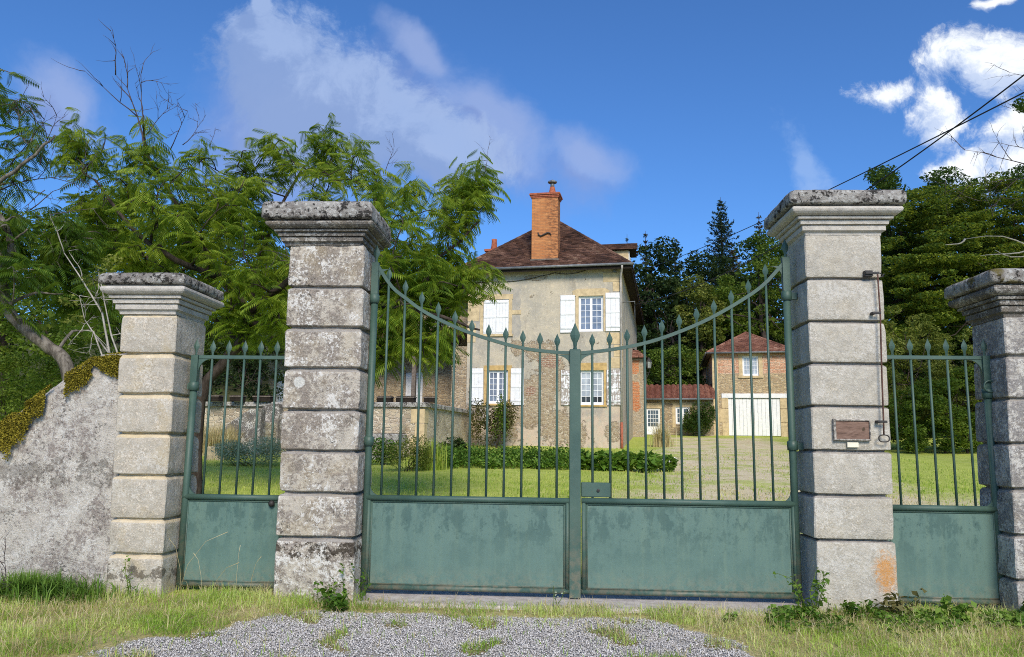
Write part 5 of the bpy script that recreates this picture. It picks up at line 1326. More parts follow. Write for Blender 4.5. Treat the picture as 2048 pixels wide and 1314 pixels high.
def limb(b, p0, p1, r0, r1, rng, wob=.06, n=7, sag=0.0):
    p0 = np.asarray(p0, float); p1 = np.asarray(p1, float); L_ = np.linalg.norm(p1-p0)
    pts = []; off = rng.normal(size=3)*wob*L_; off2 = rng.normal(size=3)*wob*L_*.6
    for i in range(n):
        k = i/(n-1); pts.append(tuple(p0+(p1-p0)*k+off*math.sin(PI*k)+off2*math.sin(2*PI*k)+np.array([0, 0, sag*math.sin(PI*k)])))
    b.tube(pts, [r0+(r1-r0)*i/(n-1) for i in range(n)], 6 if r0 < .05 else 9)
    return pts
def bark(name, c0, c1, scale=9):
    m_, t = mat(name); p = t.obj(); n = t.noise(t.map(p, (1, 1, .35)), scale, 7, .7); n2 = t.noise(p, scale*5, 5, .7)
    c = t.mix(t.rng(n, .38, .62), c0, c1)
    return finish(m_, t, c, .95, t.bump(t.add(n, t.mul(n2, .4)), .8, .03), .1)
M['bark_dark'] = bark('dark_bark', (.035, .027, .022), (.075, .06, .05)); M['bark_grey'] = bark('lichened_grey_bark', (.075, .064, .052), (.23, .205, .17))
M['bark_pale'] = bark('pale_dead_wood', (.27, .25, .21), (.46, .43, .37)); M['bark_violet'] = bark('bare_twig_bark', (.06, .045, .05), (.12, .095, .10))

# feathery compound leaf: a drooping midrib with paired narrow leaflets
def frond_template(L_=.46, pairs=11, pin=.17, w=.026, droop=.5, fold=.55):
    T = []
    def rp(s): return np.array([L_*(s-.16*droop*s*s), 0, -L_*droop*.62*s*s])
    for i in range(6):
        a, c = rp(i/6), rp((i+1)/6); T.append([a+(0, .003, 0), c+(0, .003, 0), c-(0, .003, 0), a-(0, .003, 0)])
    for i in range(pairs):
        s = .16+.84*i/(pairs-1); o = rp(s); tp = 1-.55*abs(s-.5)**1.5*1.6
        for sg in (-1, 1):
            ln = pin*tp; fw = .42
            d = np.array([fw, sg*.85, -fold]); d /= np.linalg.norm(d); e = o+d*ln+np.array([0, 0, -.022])
            mid = o+d*ln*.5+np.array([0, 0, .006]); wv_ = np.array([1, -sg*.25, .1])*w*.5
            T.append([o, mid+wv_, e, mid-wv_])
    return np.array(T)
FT = [frond_template(droop=d, fold=f, pairs=pr_, pin=pi_) for d, f, pr_, pi_ in ((.30, .45, 11, .16), (.55, .7, 10, .17), (.85, .95, 10, .16), (.15, .25, 12, .14))]
def fronds(base, direc, rng, scale=1.0):
    """one frond per (base, direc); the leaf plane stays roughly level, tipping with the direction"""
    n = len(base); out = []
    d = direc/np.linalg.norm(direc, axis=1, keepdims=True); up = np.array([0, 0, 1.0])+rng.normal(0, .28, (n, 3))
    y = np.cross(up, d); y /= np.linalg.norm(y, axis=1, keepdims=True); z = np.cross(d, y)
    Rm = np.stack([d, y, z], 2); s = scale*rng.uniform(.65, 1.15, n); pick = rng.integers(0, len(FT), n)
    for k, T in enumerate(FT):
        i = np.where(pick == k)[0]
        if len(i) == 0: continue
        V = np.einsum('nij,kcj->nkci', Rm[i], T)*s[i, None, None, None]+base[i, None, None, :]
        out.append(V.reshape(-1, 4, 3))
    return np.concatenate(out)
M['frond'] = leaf_mat('feathery_leaf', (.045, .11, .012), (.16, .255, .026), (.38, .46, .06), .5, .45)
M['frond_dark'] = leaf_mat('dark_feathery_leaf', (.035, .085, .014), (.09, .17, .02), (.22, .30, .04), .45, .5)
def bare_twigs(b, p, d, L_, r, rng, lvl=0):
    p = np.asarray(p, float); d = np.asarray(d, float)/np.linalg.norm(d); pts = [tuple(p)]; q = p.copy(); dd = d.copy(); n = 6
    for i in range(n):
        dd = dd+rng.normal(0, .13, 3); dd /= np.linalg.norm(dd); q = q+dd*L_/n; pts.append(tuple(q))
        if lvl < 2 and i > 0 and rng.random() < .75:
            e = dd+rng.normal(0, .75, 3)*(1, .6, 1); bare_twigs(b, q, e, L_*rng.uniform(.3, .6), r*.6, rng, lvl+1)
    b.tube(pts, [r*(1-.8*i/n) for i in range(n+1)], 5)

def silk_tree(label, limbs, clusters, tw_dead, mt, barkm, rng, per=13, spread=.55, fscale=1.0, base_r=.16):
    """limbs: list of (points, r0, r1); clusters: points where a leafy twig ends"""
    root_p = limbs[0][0][0]
    r = empty('silk_tree', root_p, label, 'tree', None)
    o = np.array(root_p); b = MB(); b.sm = True; nodes = []; rads = []
    for pts, r0, r1 in limbs:
        pts = [np.array(q)-o for q in pts]; n = len(pts)
        dense = []
        for i in range(n-1):
            for k in range(4):
                f = k/4; a, c = pts[i], pts[i+1]; pm = pts[max(0, i-1)]; pn = pts[min(n-1, i+2)]
                q = .5*((2*a)+(c-pm)*f+(2*pm-5*a+4*c-pn)*f*f+(3*a-pm-3*c+pn)*f**3); dense.append(q+rng.normal(0, .012, 3))
        dense.append(pts[-1]); m2 = len(dense)
        rr = [r0+(r1-r0)*i/(m2-1) for i in range(m2)]
        b.tube([tuple(q) for q in dense], rr, 10)
        nodes += dense[2:]; rads += rr[2:]
    b.build('trunk', M[barkm], r)
    N = np.array(nodes); Rr = np.array(rads); tb = MB(); tb.sm = True; B_, D_ = [], []
    for c in clusters:
        c = np.array(c)-o
        dist = np.linalg.norm(N-c, axis=1)+1.2*np.maximum(0, N[:, 2]-c[2]); j = int(np.argmin(dist))
        pts = limb(tb, N[j], c, min(.032, Rr[j]*.55), .008, rng, .09, 7, .12)
        N = np.concatenate([N, np.array(pts[2:5])]); Rr = np.concatenate([Rr, [.022]*3])
        ax = c-np.array(pts[-3]); ax /= np.linalg.norm(ax)+1e-9
        n = int(per*rng.uniform(.7, 1.3)); az = np.arange(n)*2.4+rng.uniform(0, 6); back = rng.random(n)**1.2*spread
        # twig tip wanders on past the end
        bp = c-ax*back[:, None]+rng.normal(0, .03, (n, 3))
        dv = np.stack([np.cos(az), np.sin(az), rng.uniform(-.35, .45, n)], 1)+ax*.45
        B_.append(bp); D_.append(dv)
    tb.build('branches', M[barkm], r)
    V = fronds(np.concatenate(B_), np.concatenate(D_), rng, fscale)
    np_obj('crown', V, M[mt], r)
    if tw_dead:
        b = MB(); b.sm = True
        for p, d, L_, rad in tw_dead:
            b = MB(); b.sm = True; bare_twigs(b, np.array(p)-o, d, L_, rad, rng); b.build('bare_branch', M['bark_violet'], r)
    return r

# main silk tree behind the left pillars
rng = np.random.default_rng(31)
YT = 6.6
def A(x, y, d=0.0): return tuple(at(x, y, YT+d))
base = at(396, 905, YT); base = (base[0], base[1], ground_z(base[0], base[1])-.1)
limbs = [([base, A(402, 800), A(440, 735), A(482, 680), A(500, 625)], .11, .085),
         ([A(500, 625), A(540, 590, -.4), A(600, 540, -.9), A(680, 470, -1.2), A(760, 420, -1.3), A(850, 385, -1.2)], .075, .02),
         ([A(500, 625), A(455, 560, .3), A(400, 490, .5), A(350, 400, .4), A(300, 320, .2), A(285, 240, .1)], .075, .018),
         ([A(497, 650), A(600, 650, -1.0), A(700, 600, -1.6), A(800, 555, -1.9), A(900, 500, -1.8), A(960, 440, -1.7)], .06, .015),
         ([A(500, 630), A(520, 520, 1.0), A(560, 420, 1.4), A(610, 330, 1.3)], .06, .02),
         ([A(455, 560, .3), A(350, 520, -.8), A(260, 450, -1.1), A(190, 360, -1.0)], .07, .02),
         ([A(700, 600, -1.6), A(820, 620, -2.2), A(900, 640, -2.3), A(960, 660, -2.3)], .05, .015),
         ([A(490, 700), A(430, 640, .8), A(340, 600, 1.0), A(270, 560, 1.0)], .06, .02)]
ENV = [(128, 268), (200, 300), (290, 292), (340, 300), (400, 300), (500, 285), (560, 288), (640, 285), (690, 282), (740, 330), (800, 365), (850, 372), (930, 350), (985, 380), (975, 440), (940, 470), (950, 520), (985, 560), (930, 595), (900, 640), (900, 700), (870, 735), (820, 700), (770, 745), (700, 730), (600, 720), (560, 690), (470, 690), (420, 640), (330, 600), (260, 560), (200, 500), (150, 430), (110, 350)]
GAPS = [(575, 470, 45, 40), (605, 415, 40, 18), (430, 330, 25, 25), (700, 395, 30, 15)]
cl = []
for q in poly_sample(ENV, rng, 400):
    if any(((q[0]-a)/c)**2+((q[1]-b_)/d)**2 < 1 for a, b_, c, d in GAPS): continue
    if q[1] > 600 and 560 < q[0] < 750 and rng.random() < .5: continue
    e = edge_dist(ENV, q); dep = min(1.6, e/60)
    cl.append(A(q[0], q[1], rng.uniform(-1, 1)*dep-.3-(1.2 if q[0] > 700 else 0)))
for q in poly_sample([(735, 540), (800, 500), (900, 520), (960, 560), (900, 640), (880, 720), (770, 735), (730, 640)], rng, 55): cl.append(A(q[0], q[1], -1.9+rng.uniform(-.5, .5)))
for q in poly_sample([(150, 430), (420, 380), (560, 430), (570, 690), (450, 700), (380, 640), (250, 560)], rng, 75): cl.append(A(q[0], q[1], 1.2+rng.uniform(-.6, .6)))
for q in ((965, 352), (985, 375), (950, 400), (930, 385), (905, 365), (975, 345), (150, 285), (215, 270), (300, 262), (520, 288), (680, 285), (640, 280), (735, 310), (1000, 560), (985, 585), (905, 690), (880, 720)): cl.append(A(q[0], q[1], -1.2 if q[0] > 700 else 0))
dead = [(A(292, 330), (-.08, 0, 1), 1.95, .022), (A(286, 250), (-.25, 0, 1), 1.1, .014), (A(292, 270), (.45, .1, .8), .8, .011), (A(340, 300, .2), (.4, 0, .9), .9, .012), (A(365, 290, .2), (.55, 0, .8), .7, .010),
        (A(430, 640), (-.6, -.3, .25), 1.3, .014), (A(560, 520, -.8), (.6, 0, -.2), 1.2, .010), (A(610, 520, -1.2), (-.8, 0, .3), 1.0, .010), (A(420, 290), (.1, 0, 1), .35, .007), (A(770, 345, -1), (.25, 0, 1), .5, .007), (A(970, 345, -1.7), (.2, 0, 1), .4, .007)]
silk_tree('large feathery silk tree behind the blotched pillar, bare dark twigs on top', limbs, cl, dead, 'frond', 'bark_dark', rng, 12, .55, .80)
# second silk tree at the left edge
YT2 = 4.6
def A2(x, y, d=0.0): return tuple(at(x, y, YT2+d))
b2 = at(150, 905, YT2); b2 = (b2[0], b2[1], ground_z(b2[0], b2[1])-.1)
limbs2 = [([b2, A2(140, 760), A2(110, 705), A2(60, 665), A2(18, 620), A2(8, 560), A2(2, 500)], .115, .075),
          ([A2(10, 590), A2(4, 540, -.2), A2(22, 500, -.4), A2(14, 462, -.5), A2(-5, 430, -.5)], .07, .04),
          ([A2(18, 490, -.4), A2(30, 480, -.5), A2(55, 458, -.6)], .03, .012),
          ([A2(2, 500), A2(-40, 400), A2(-60, 300, .2), A2(-70, 200, .2), A2(-60, 120, .2)], .06, .02),
          ([A2(-40, 400), A2(30, 340, -.3), A2(80, 300, -.4), A2(110, 270, -.4)], .04, .012)]
cl2 = []
for poly, n, dd in (([(-150, 60), (0, 95), (45, 150), (75, 205), (70, 250), (30, 300), (-20, 330), (-150, 330)], 36, .3), ([(-150, 330), (60, 250), (125, 290), (60, 340), (20, 450), (-150, 470)], 34, .2),
                 ([(0, 440), (60, 430), (140, 440), (230, 480), (250, 560), (220, 640), (170, 670), (100, 600), (50, 560), (0, 540)], 70, 1.0), ([(-60, 420), (60, 420), (75, 560), (40, 600), (-60, 600)], 16, -.6)):
    for q in poly_sample(poly, rng, n): cl2.append(A2(q[0], q[1], dd+rng.uniform(-.6, .6)))
dead2 = [(A2(20, 330), (.5, 0, .9), 1.0, .012), (A2(80, 330), (.2, 0, 1), .9, .012), (A2(0, 380), (.8, 0, .7), 1.2, .013), (A2(60, 420), (.9, 0, .6), 1.0, .010), (A2(10, 230, -.2), (.8, 0, .5), .5, .008), (A2(100, 430), (.7, 0, .3), .8, .009), (A2(90, 380), (-.5, 0, -.5), .7, .008)]
silk_tree('feathery silk tree above the rendered wall with a crooked lichened grey trunk', limbs2, cl2, dead2, 'frond_dark', 'bark_grey', rng, 10, .5, .80)
# ------------------------------------------------------------------ broadleaved trees, conifers, shrubs
def G(dark, mid, light): return dark, mid, light
M['leaf_beech'] = leaf_mat('beech_leaf', (.016, .050, .014), (.075, .135, .020), (.30, .35, .05), .42, .30)
M['leaf_oak'] = leaf_mat('oak_leaf', (.022, .052, .010), (.05, .098, .016), (.11, .165, .026), .35, .5)
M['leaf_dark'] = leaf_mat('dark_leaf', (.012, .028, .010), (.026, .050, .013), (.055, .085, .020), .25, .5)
M['leaf_mid'] = leaf_mat('mid_green_leaf', (.045, .095, .014), (.11, .18, .024), (.24, .31, .05), .4, .5)
M['leaf_yellow'] = leaf_mat('yellow_green_leaf', (.055, .085, .014), (.15, .185, .032), (.32, .34, .08), .4, .5)
M['leaf_bright'] = leaf_mat('bright_bed_leaf', (.045, .11, .014), (.11, .22, .028), (.24, .36, .06), .35, .4)
M['leaf_silver'] = leaf_mat('silvery_leaf', (.20, .25, .15), (.32, .38, .25), (.46, .52, .38), .3, .5)
M['leaf_olive'] = leaf_mat('olive_shrub_leaf', (.055, .060, .018), (.115, .110, .035), (.20, .18, .07), .25, .5)
M['needle'] = leaf_mat('conifer_needle', (.012, .026, .014), (.022, .044, .022), (.042, .070, .034), .12, .5)
M['needle_brown'] = leaf_mat('conifer_needle_brown', (.030, .026, .016), (.055, .048, .028), (.085, .08, .045), .12, .4)

def leafy(name, label, cat, base, poly, Y, depth, n_pads, pr, n_leaf, size, mt, rng, trunk_r=.15, tilt=.9, flat=.55, barkm='bark_dark', aspect=.55, group=None, fork=.45, fill=0.0, inner=0):
    """crown grown inside a surveyed outline at depth Y; every pad is a spray of leaves on its own limb"""
    base = np.array(base, float); r = empty(name, tuple(base), label, cat, group)
    C = []; sc_ = (Y-CAM[1])/F_
    for q in poly_sample(poly, rng, n_pads):
        e = edge_dist(poly, q)*sc_; dep = min(depth, .35*depth+e*.9)
        C.append(at(q[0], q[1], Y+rng.uniform(-1, 1)*dep))
    C = np.array(C)
    V = []
    for c in C:
        k = rng.uniform(.6, 1.35); rad = np.array([pr, pr, pr*flat])*k
        n = max(6, int(n_leaf*k*k))
        V.append(leaves_at(pad_points(c-base, rad, n, rng), size, aspect, rng, tilt))
    if inner:
        mean = C.mean(0); K = mean+(C-mean)*.75
        for c in K[rng.integers(0, len(K), inner)]:
            V.append(leaves_at(pad_points(c-base, np.array([pr, pr, pr])*1.2, 8, rng, .0), size*2.2, .8, rng, 1.2))
    np_obj('crown', np.concatenate(V), M[mt], r)
    if trunk_r > 0:
        b = MB(); b.sm = True; top = C[:, 2].max()-base[2]; cen = C.mean(0)-base
        fk = np.array([cen[0]*.35, cen[1]*.35, top*fork])
        limb(b, (0, 0, -.2), fk, trunk_r, trunk_r*.7, rng, .03, 8)
        hi = np.array([cen[0]*.8, cen[1]*.8, top*.82]); limb(b, fk, hi, trunk_r*.65, trunk_r*.15, rng, .05, 7)
        sel = C[rng.permutation(len(C))[:min(len(C), 26)]]-base
        for c in sel:
            k = rng.uniform(.0, .8); s = fk+(hi-fk)*k; limb(b, s, c, trunk_r*.28*(1-.5*k), trunk_r*.05, rng, .08, 6)
        b.build('trunk', M[barkm], r)
    return r
def gp(px, Y):
    q = at(px, 880, Y); return (q[0], Y, ground_z(q[0], Y)-.05)

def conifer(label, px, ytop, Y, wpx, rng, mt='needle', sparse=1.0, zbase_frac=.12, lean=0.0):
    top = at(px, ytop, Y); base = np.array([top[0]-lean, Y, ground_z(top[0], Y)-.1]); H = top[2]-base[2]
    r = empty('conifer', tuple(base), label, 'conifer'); Wm = wpx*(Y-CAM[1])/F_/2
    b = MB(); b.sm = True; b.tube([(0, 0, 0), (lean*.5, 0, H*.5), (lean, 0, H)], [.018*H, .011*H, .012], 7); b.build('trunk', M['bark_dark'], r)
    V = []; bb = MB(); bb.sm = True; z = H*zbase_frac
    while z < H*.985:
        k = (z/H-zbase_frac)/(1-zbase_frac); R0 = Wm*(1-k)**.80*(.80+.35*rng.random())+.10; nb = max(3, int(rng.integers(5, 8)*sparse)); a0 = rng.uniform(0, 6)
        for i in range(nb):
            a = a0+2*PI*i/nb+rng.normal(0, .25); L_ = R0*rng.uniform(.55, 1.12); rise = rng.uniform(-.28, .04)*L_ if k < .7 else rng.uniform(.0, .35)*L_
            d = np.array([math.cos(a), math.sin(a), 0]); p0 = np.array([lean*z/H, 0, z]); n = max(5, int(L_*22*(Y < 200)))
            s = rng.random(n)**.8; droop = -.10*L_*np.sin(s*PI)+.12*L_*s**3
            q = p0+np.outer(s*L_, d)+np.outer(rise*s+droop, [0, 0, 1.0]); side = np.cross(d, [0, 0, 1.0])
            q += np.outer(rng.normal(0, 1, n)*L_*.16*(1.15-s), side); q[:, 2] += rng.normal(0, .05, n)-.04
            V.append(leaves_at(q, .34 if Y > 50 else .26, .30, rng, .9)); bb.tube([tuple(p0), tuple(p0+d*L_*.5+[0, 0, rise*.5-.05*L_]), tuple(p0+d*L_*.95+[0, 0, rise*.95])], [.028, .018, .006], 4)
        z += rng.uniform(.24, .40)*(1 if sparse >= 1 else 1.5)
    np_obj('crown', np.concatenate(V), M[mt], r); bb.build('branches', M['bark_dark'], r)
    return r

rng = np.random.default_rng(77)
# ---- wooded hill behind the house and barn
conifer('tallest dark fir standing clear above the wooded hill', 1441, 394, 66, 150, rng, sparse=1.1)
conifer('thin sparse spruce tip left of the tall right pillar cap', 1517, 424, 70, 70, rng, 'needle_brown', .7)
conifer('young spruce spire just right of the house roof', 1291, 462, 60, 70, rng, 'needle_brown', .8)
conifer('small pointed spruce between the house and the tall fir', 1349, 485, 58, 90, rng)
conifer('slim pale-tipped spruce beside the dormer', 1254, 468, 57, 55, rng, 'needle', .75)
conifer('brown-tinged spruce in front of the tall fir', 1466, 496, 60, 100, rng, 'needle_brown')
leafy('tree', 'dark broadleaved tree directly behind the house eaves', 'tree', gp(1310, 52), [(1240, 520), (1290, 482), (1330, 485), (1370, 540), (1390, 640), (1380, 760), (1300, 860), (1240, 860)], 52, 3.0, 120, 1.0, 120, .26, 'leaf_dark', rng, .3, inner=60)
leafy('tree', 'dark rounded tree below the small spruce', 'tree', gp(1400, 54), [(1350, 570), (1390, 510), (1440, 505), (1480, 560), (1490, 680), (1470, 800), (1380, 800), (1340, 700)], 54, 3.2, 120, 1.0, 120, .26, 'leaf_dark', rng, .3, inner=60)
leafy('tree', 'dark green tree beneath the thin spruce left of the right pillar', 'tree', gp(1540, 55), [(1470, 560), (1500, 490), (1550, 450), (1600, 470), (1640, 560), (1640, 800), (1480, 800)], 55, 3.2, 130, 1.1, 120, .28, 'leaf_oak', rng, .3, inner=60)
leafy('tree', 'olive-lit tree climbing behind the barn toward the right pillar', 'tree', gp(1530, 47), [(1385, 600), (1440, 560), (1500, 525), (1560, 480), (1620, 470), (1640, 640), (1560, 690), (1470, 660), (1400, 690)], 48, 2.2, 130, .8, 150, .20, 'leaf_mid', rng, .25, inner=30)
leafy('tree', 'yellow-green small tree between the house and the barn roof', 'tree', gp(1405, 46), [(1370, 580), (1395, 555), (1430, 575), (1445, 640), (1430, 720), (1390, 740), (1360, 660)], 46, 1.4, 50, .65, 150, .19, 'leaf_yellow', rng, .15)
leafy('shrub', 'mid-green shrub behind the low red-tiled lean-to', 'shrub', gp(1340, 41), [(1285, 720), (1320, 690), (1370, 690), (1400, 720), (1400, 790), (1285, 790)], 41, 1.2, 45, .6, 160, .15, 'leaf_mid', rng, .08)
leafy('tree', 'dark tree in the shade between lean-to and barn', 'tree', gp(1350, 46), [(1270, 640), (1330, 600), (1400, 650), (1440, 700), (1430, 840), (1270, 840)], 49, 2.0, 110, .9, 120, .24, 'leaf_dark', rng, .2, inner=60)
# ---- tall trees on the right
leafy('beech_tree', 'broad beech with layered yellow-green sprays above the mossy end pillar', 'tree', gp(2130, 31), [(1745, 640), (1740, 520), (1745, 440), (1790, 400), (1860, 370), (1930, 365), (2000, 350), (2120, 330), (2260, 420), (2260, 620), (2150, 640), (2000, 600), (1900, 640), (1800, 680), (1740, 690)], 30, 2.8, 620, .66, 150, .15, 'leaf_beech', rng, .2, tilt=.7, flat=.22, barkm='bark_dark', inner=0)
leafy('oak_tree', 'dark oak top rising left above the beech', 'tree', gp(1790, 33), [(1690, 420), (1740, 370), (1765, 325), (1800, 320), (1830, 350), (1880, 352), (1920, 345), (1960, 360), (1960, 560), (1900, 760), (1700, 760), (1680, 600)], 33, 3.0, 210, .72, 170, .17, 'leaf_oak', rng, .32, inner=60)
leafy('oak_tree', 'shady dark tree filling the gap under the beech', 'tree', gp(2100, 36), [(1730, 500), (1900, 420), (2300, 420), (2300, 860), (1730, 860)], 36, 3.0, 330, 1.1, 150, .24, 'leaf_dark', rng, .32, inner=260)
leafy('oak_tree', 'leafy oak at the right edge with bare limbs above the beech', 'tree', gp(2130, 15), [(2030, 215), (2060, 180), (2200, 150), (2300, 300), (2250, 420), (2100, 400), (2010, 400), (1975, 370), (2010, 330), (2040, 300)], 15, 1.0, 46, .36, 130, .10, 'leaf_oak', rng, .16, fork=.55)
ot = bpy.data.objects[[o.name for o in bpy.data.objects if o.get('label', '').startswith('leafy oak at the right')][0]]
ob = np.array(ot.location); b = MB(); b.sm = True
for p, d, L_, rad in ((at(2120, 330, 15), (-1, 0, .12), 2.6, .022), (at(2120, 360, 15), (-1, -.2, -.02), 2.4, .020), (at(2130, 170, 15), (-1, 0, .1), 1.6, .016), (at(2110, 230, 15), (-1, 0, .25), 1.2, .014), (at(2100, 300, 15), (-1, .2, .05), 1.7, .016), (at(2130, 400, 15.5), (-1, .1, .05), 2.2, .016)):
    b = MB(); b.sm = True; bare_twigs(b, np.array(p)-ob, d, L_, rad, rng); b.build('bare_branch', M['bark_violet'], ot)
leafy('shrub', 'pale yellow-green bush seen above the right side gate', 'shrub', gp(1830, 24.5), [(1740, 640), (1800, 610), (1850, 640), (1900, 690), (1925, 720), (1920, 850), (1850, 880), (1735, 880)], 25, 1.2, 120, .46, 210, .105, 'leaf_yellow', rng, .08)
leafy('shrub', 'spotted leafy bush just left of the right end pillar', 'shrub', gp(1935, 23), [(1880, 700), (1940, 650), (2000, 690), (2000, 880), (1910, 880), (1870, 760)], 23.5, .8, 60, .40, 150, .10, 'leaf_yellow', rng, .05)
leafy('shrub', 'fern-like bank of bushes edging the lawn behind the ringed side gate', 'shrub', gp(1890, 23), [(1740, 790), (1830, 770), (1930, 740), (2080, 720), (2080, 895), (1740, 895)], 23, .9, 130, .42, 200, .11, 'leaf_mid', rng, .05, tilt=.7)
# pale dead boughs hanging out of the beech
o_ = np.array(at(2060, 492, 18)); b = MB(); b.sm = True
for a_, c_ in (((2110, 498), (1930, 478)), ((2060, 495), (1960, 512)), ((1930, 478), (1890, 490)), ((2100, 512), (1990, 500))): limb(b, np.array(at(a_[0], a_[1], 18))-o_, np.array(at(c_[0], c_[1], 18))-o_, .035, .010, rng, .06, 7)
tag(b.build('dead_bough', M['bark_pale'], None, tuple(o_)), 'pale dead bough reaching out of the beech above the end pillar', 'bough')
# ---- left background
leafy('tree', 'mid-green broadleaved tree behind the silk tree at left', 'tree', gp(330, 22), [(100, 440), (170, 390), (260, 380), (360, 390), (470, 400), (580, 450), (600, 700), (420, 720), (240, 760), (100, 720), (80, 560)], 22, 2.6, 230, .75, 170, .14, 'leaf_mid', rng, .22, inner=80)
leafy('tree', 'mid-green tree closing the picture edge behind the rendered wall', 'tree', gp(20, 17), [(-250, 380), (-60, 420), (60, 440), (150, 480), (170, 640), (160, 860), (-250, 860)], 17, 2.0, 190, .62, 170, .13, 'leaf_mid', rng, .2, inner=60)
leafy('shrub', 'leafy shrub showing above the low end of the rendered wall', 'shrub', gp(50, 6.5), [(-160, 780), (-60, 720), (40, 715), (110, 720), (130, 760), (100, 840), (-160, 880)], 6.5, .7, 70, .28, 190, .055, 'leaf_mid', rng, .03)
leafy('shrub', 'dark tangle of shrubs behind the left side gate', 'shrub', gp(480, 19.5), [(400, 640), (470, 620), (590, 640), (600, 790), (400, 800)], 20.5, .8, 40, .5, 130, .12, 'leaf_dark', rng, .06)
leafy('tree', 'tall dark tree beyond the wing roof', 'tree', gp(760, 42), [(560, 540), (640, 500), (760, 500), (880, 520), (930, 560), (930, 680), (560, 700)], 42, 2.5, 110, 1.0, 120, .22, 'leaf_mid', rng, .25)
leafy('tree', 'far hillside tree left of the house', 'tree', gp(400, 48), [(60, 560), (200, 500), (420, 500), (620, 520), (640, 800), (60, 800)], 48, 3.0, 120, 1.4, 120, .30, 'leaf_dark', rng, .3, inner=60)
# dead pale shrub beside the left pillar
ds = empty('dead_shrub', tuple(at(215, 760, 2.2)), 'leafless pale shrub of lichened twigs behind the left end pillar', 'dead shrub'); o_ = np.array(ds.location); o_[2] = ground_z(0, 2.2); ds.location = tuple(o_); b = MB(); b.sm = True
for path, r0 in (([(235, 860), (230, 740), (205, 625), (165, 560), (130, 505)], .020), ([(238, 860), (240, 720), (222, 670), (205, 600), (196, 540)], .016), ([(236, 800), (190, 665), (165, 660), (140, 690)], .013), ([(226, 720), (190, 670), (170, 640), (155, 590)], .012)):
    pts = [np.array(at(x, y, 2.2))-o_ for x, y in path]; pts = [tuple(q+rng.normal(0, .012, 3)) for q in pts]; b.tube(pts, [r0*(1-.7*i/(len(pts)-1)) for i in range(len(pts))], 6)
    for q in pts[1:]: bare_twigs(b, q, rng.normal(size=3)*(1, .6, 1)+(0, 0, .5), rng.uniform(.25, .5), r0*.45, rng, 1)
b.build('dead_twigs', M['bark_pale'], ds)
for x, y in ((180, 560), (210, 540), (225, 520), (150, 640), (228, 575), (140, 600)): np_obj('leaf_sprig', leaves_at(pad_points(np.array(at(x, y, 2.2))-o_, (.14, .14, .09), 70, rng), .05, .5, rng, .9), M['leaf_yellow'], ds)

# ---- garden plants
def bush(name, label, cat, px, pyb, Y, w, h, n, size, mt, tilt=1.0, group=None, aspect=.5, stems=6, dep=.6, kind=None):
    q = at(px, pyb, Y); base = np.array([q[0], Y, ground_z(q[0], Y)]); r = empty(name, tuple(base), label, cat, group); V = []
    k = 9
    for i in range(k):
        c = np.array([rng.uniform(-.38, .38)*w, rng.uniform(-.38, .38)*w*dep, h*rng.uniform(.35, .72)]); V.append(pad_points(c, (w*.24, w*.24*dep+.04, h*.30), n//k, rng))
    V.append(pad_points((0, 0, h*.3), (w*.48, w*.48*dep, h*.3), n//4, rng))
    P = np.concatenate(V); P[:, 2] = np.abs(P[:, 2]); np_obj('leaves', leaves_at(P, size, aspect, rng, tilt), M[mt], r)
    b = MB()
    for i in range(stems): limb(b, (rng.normal(0, .08)*w, rng.normal(0, .05)*w, -.05), P[rng.integers(0, len(P))], .012, .005, rng, .08, 5)
    b.build('stems', M['bark_dark'], r)
    return r
bush('lavender_bush', 'silvery lavender mound behind the left side gate', 'bush', 500, 930, 13.6, 2.2, .85, 5200, .085, 'leaf_silver', .9, aspect=.22)
bush('wall_shrub', 'olive climbing shrub against the house wall under the lower left window', 'shrub', 982, 890, 22.6, 1.9, 2.05, 2600, .10, 'leaf_olive', 1.0, dep=.35)
bush('wall_shrub', 'thin light sprig of shrub poking up before the lower left house window', 'shrub', 1000, 890, 22.3, .7, 2.45, 500, .09, 'leaf_mid', 1.0, dep=.4)
bush('barn_bush', 'rounded dark green broom bush at the corner of the barn', 'bush', 1395, 880, 33.9, 1.75, 1.95, 4200, .16, 'leaf_oak', .8, aspect=.2)
bush('garden_plant', 'tall mixed green plant below the terrace corner', 'plant', 818, 945, 12.6, 1.25, 1.0, 1500, .085, 'leaf_yellow', .9, aspect=.3)
bush('garden_plant', 'low leafy plant right of the tall left pillar', 'plant', 765, 930, 14.5, 1.1, .85, 900, .10, 'leaf_bright', .9, aspect=.35)
bush('garden_plant', 'dark leafy plant under the terrace side wall', 'plant', 905, 925, 15.8, 1.0, .85, 900, .10, 'leaf_dark', .9)
for px, Y, lab in ((862, 13.0, 'pale strap-leaved iris clump left of the flower bed'), (1325, 24.5, 'dry grassy clump at the right end of the flower bed')):
    q = at(px, 930, Y); n = 420; rr = np.abs(rng.normal(0, .22, n)); aa = rng.uniform(0, 2*PI, n)
    P = np.stack([q[0]+rr*np.cos(aa), Y+rr*np.sin(aa)*.6, np.full(n, ground_z(q[0], Y))], 1)
    tag(blades('iris_clump' if px < 900 else 'grass_clump', P, .35, .95 if px < 900 else 1.15, .014, M['grass_lawn' if px < 900 else 'grass_dry'], rng, .75), lab, 'plant')
tag(blades('rough_grass', np.array([(x, y, ground_z(x, y)) for x, y in [(at(rng.uniform(405, 480), 880, 17.3)[0], rng.uniform(16.6, 17.7)) for _ in range(1500)]]), .5, 1.15, .014, M['grass_dry'], rng, .7), 'tall dry grass in front of the terrace wall at left', None, None, 'stuff')
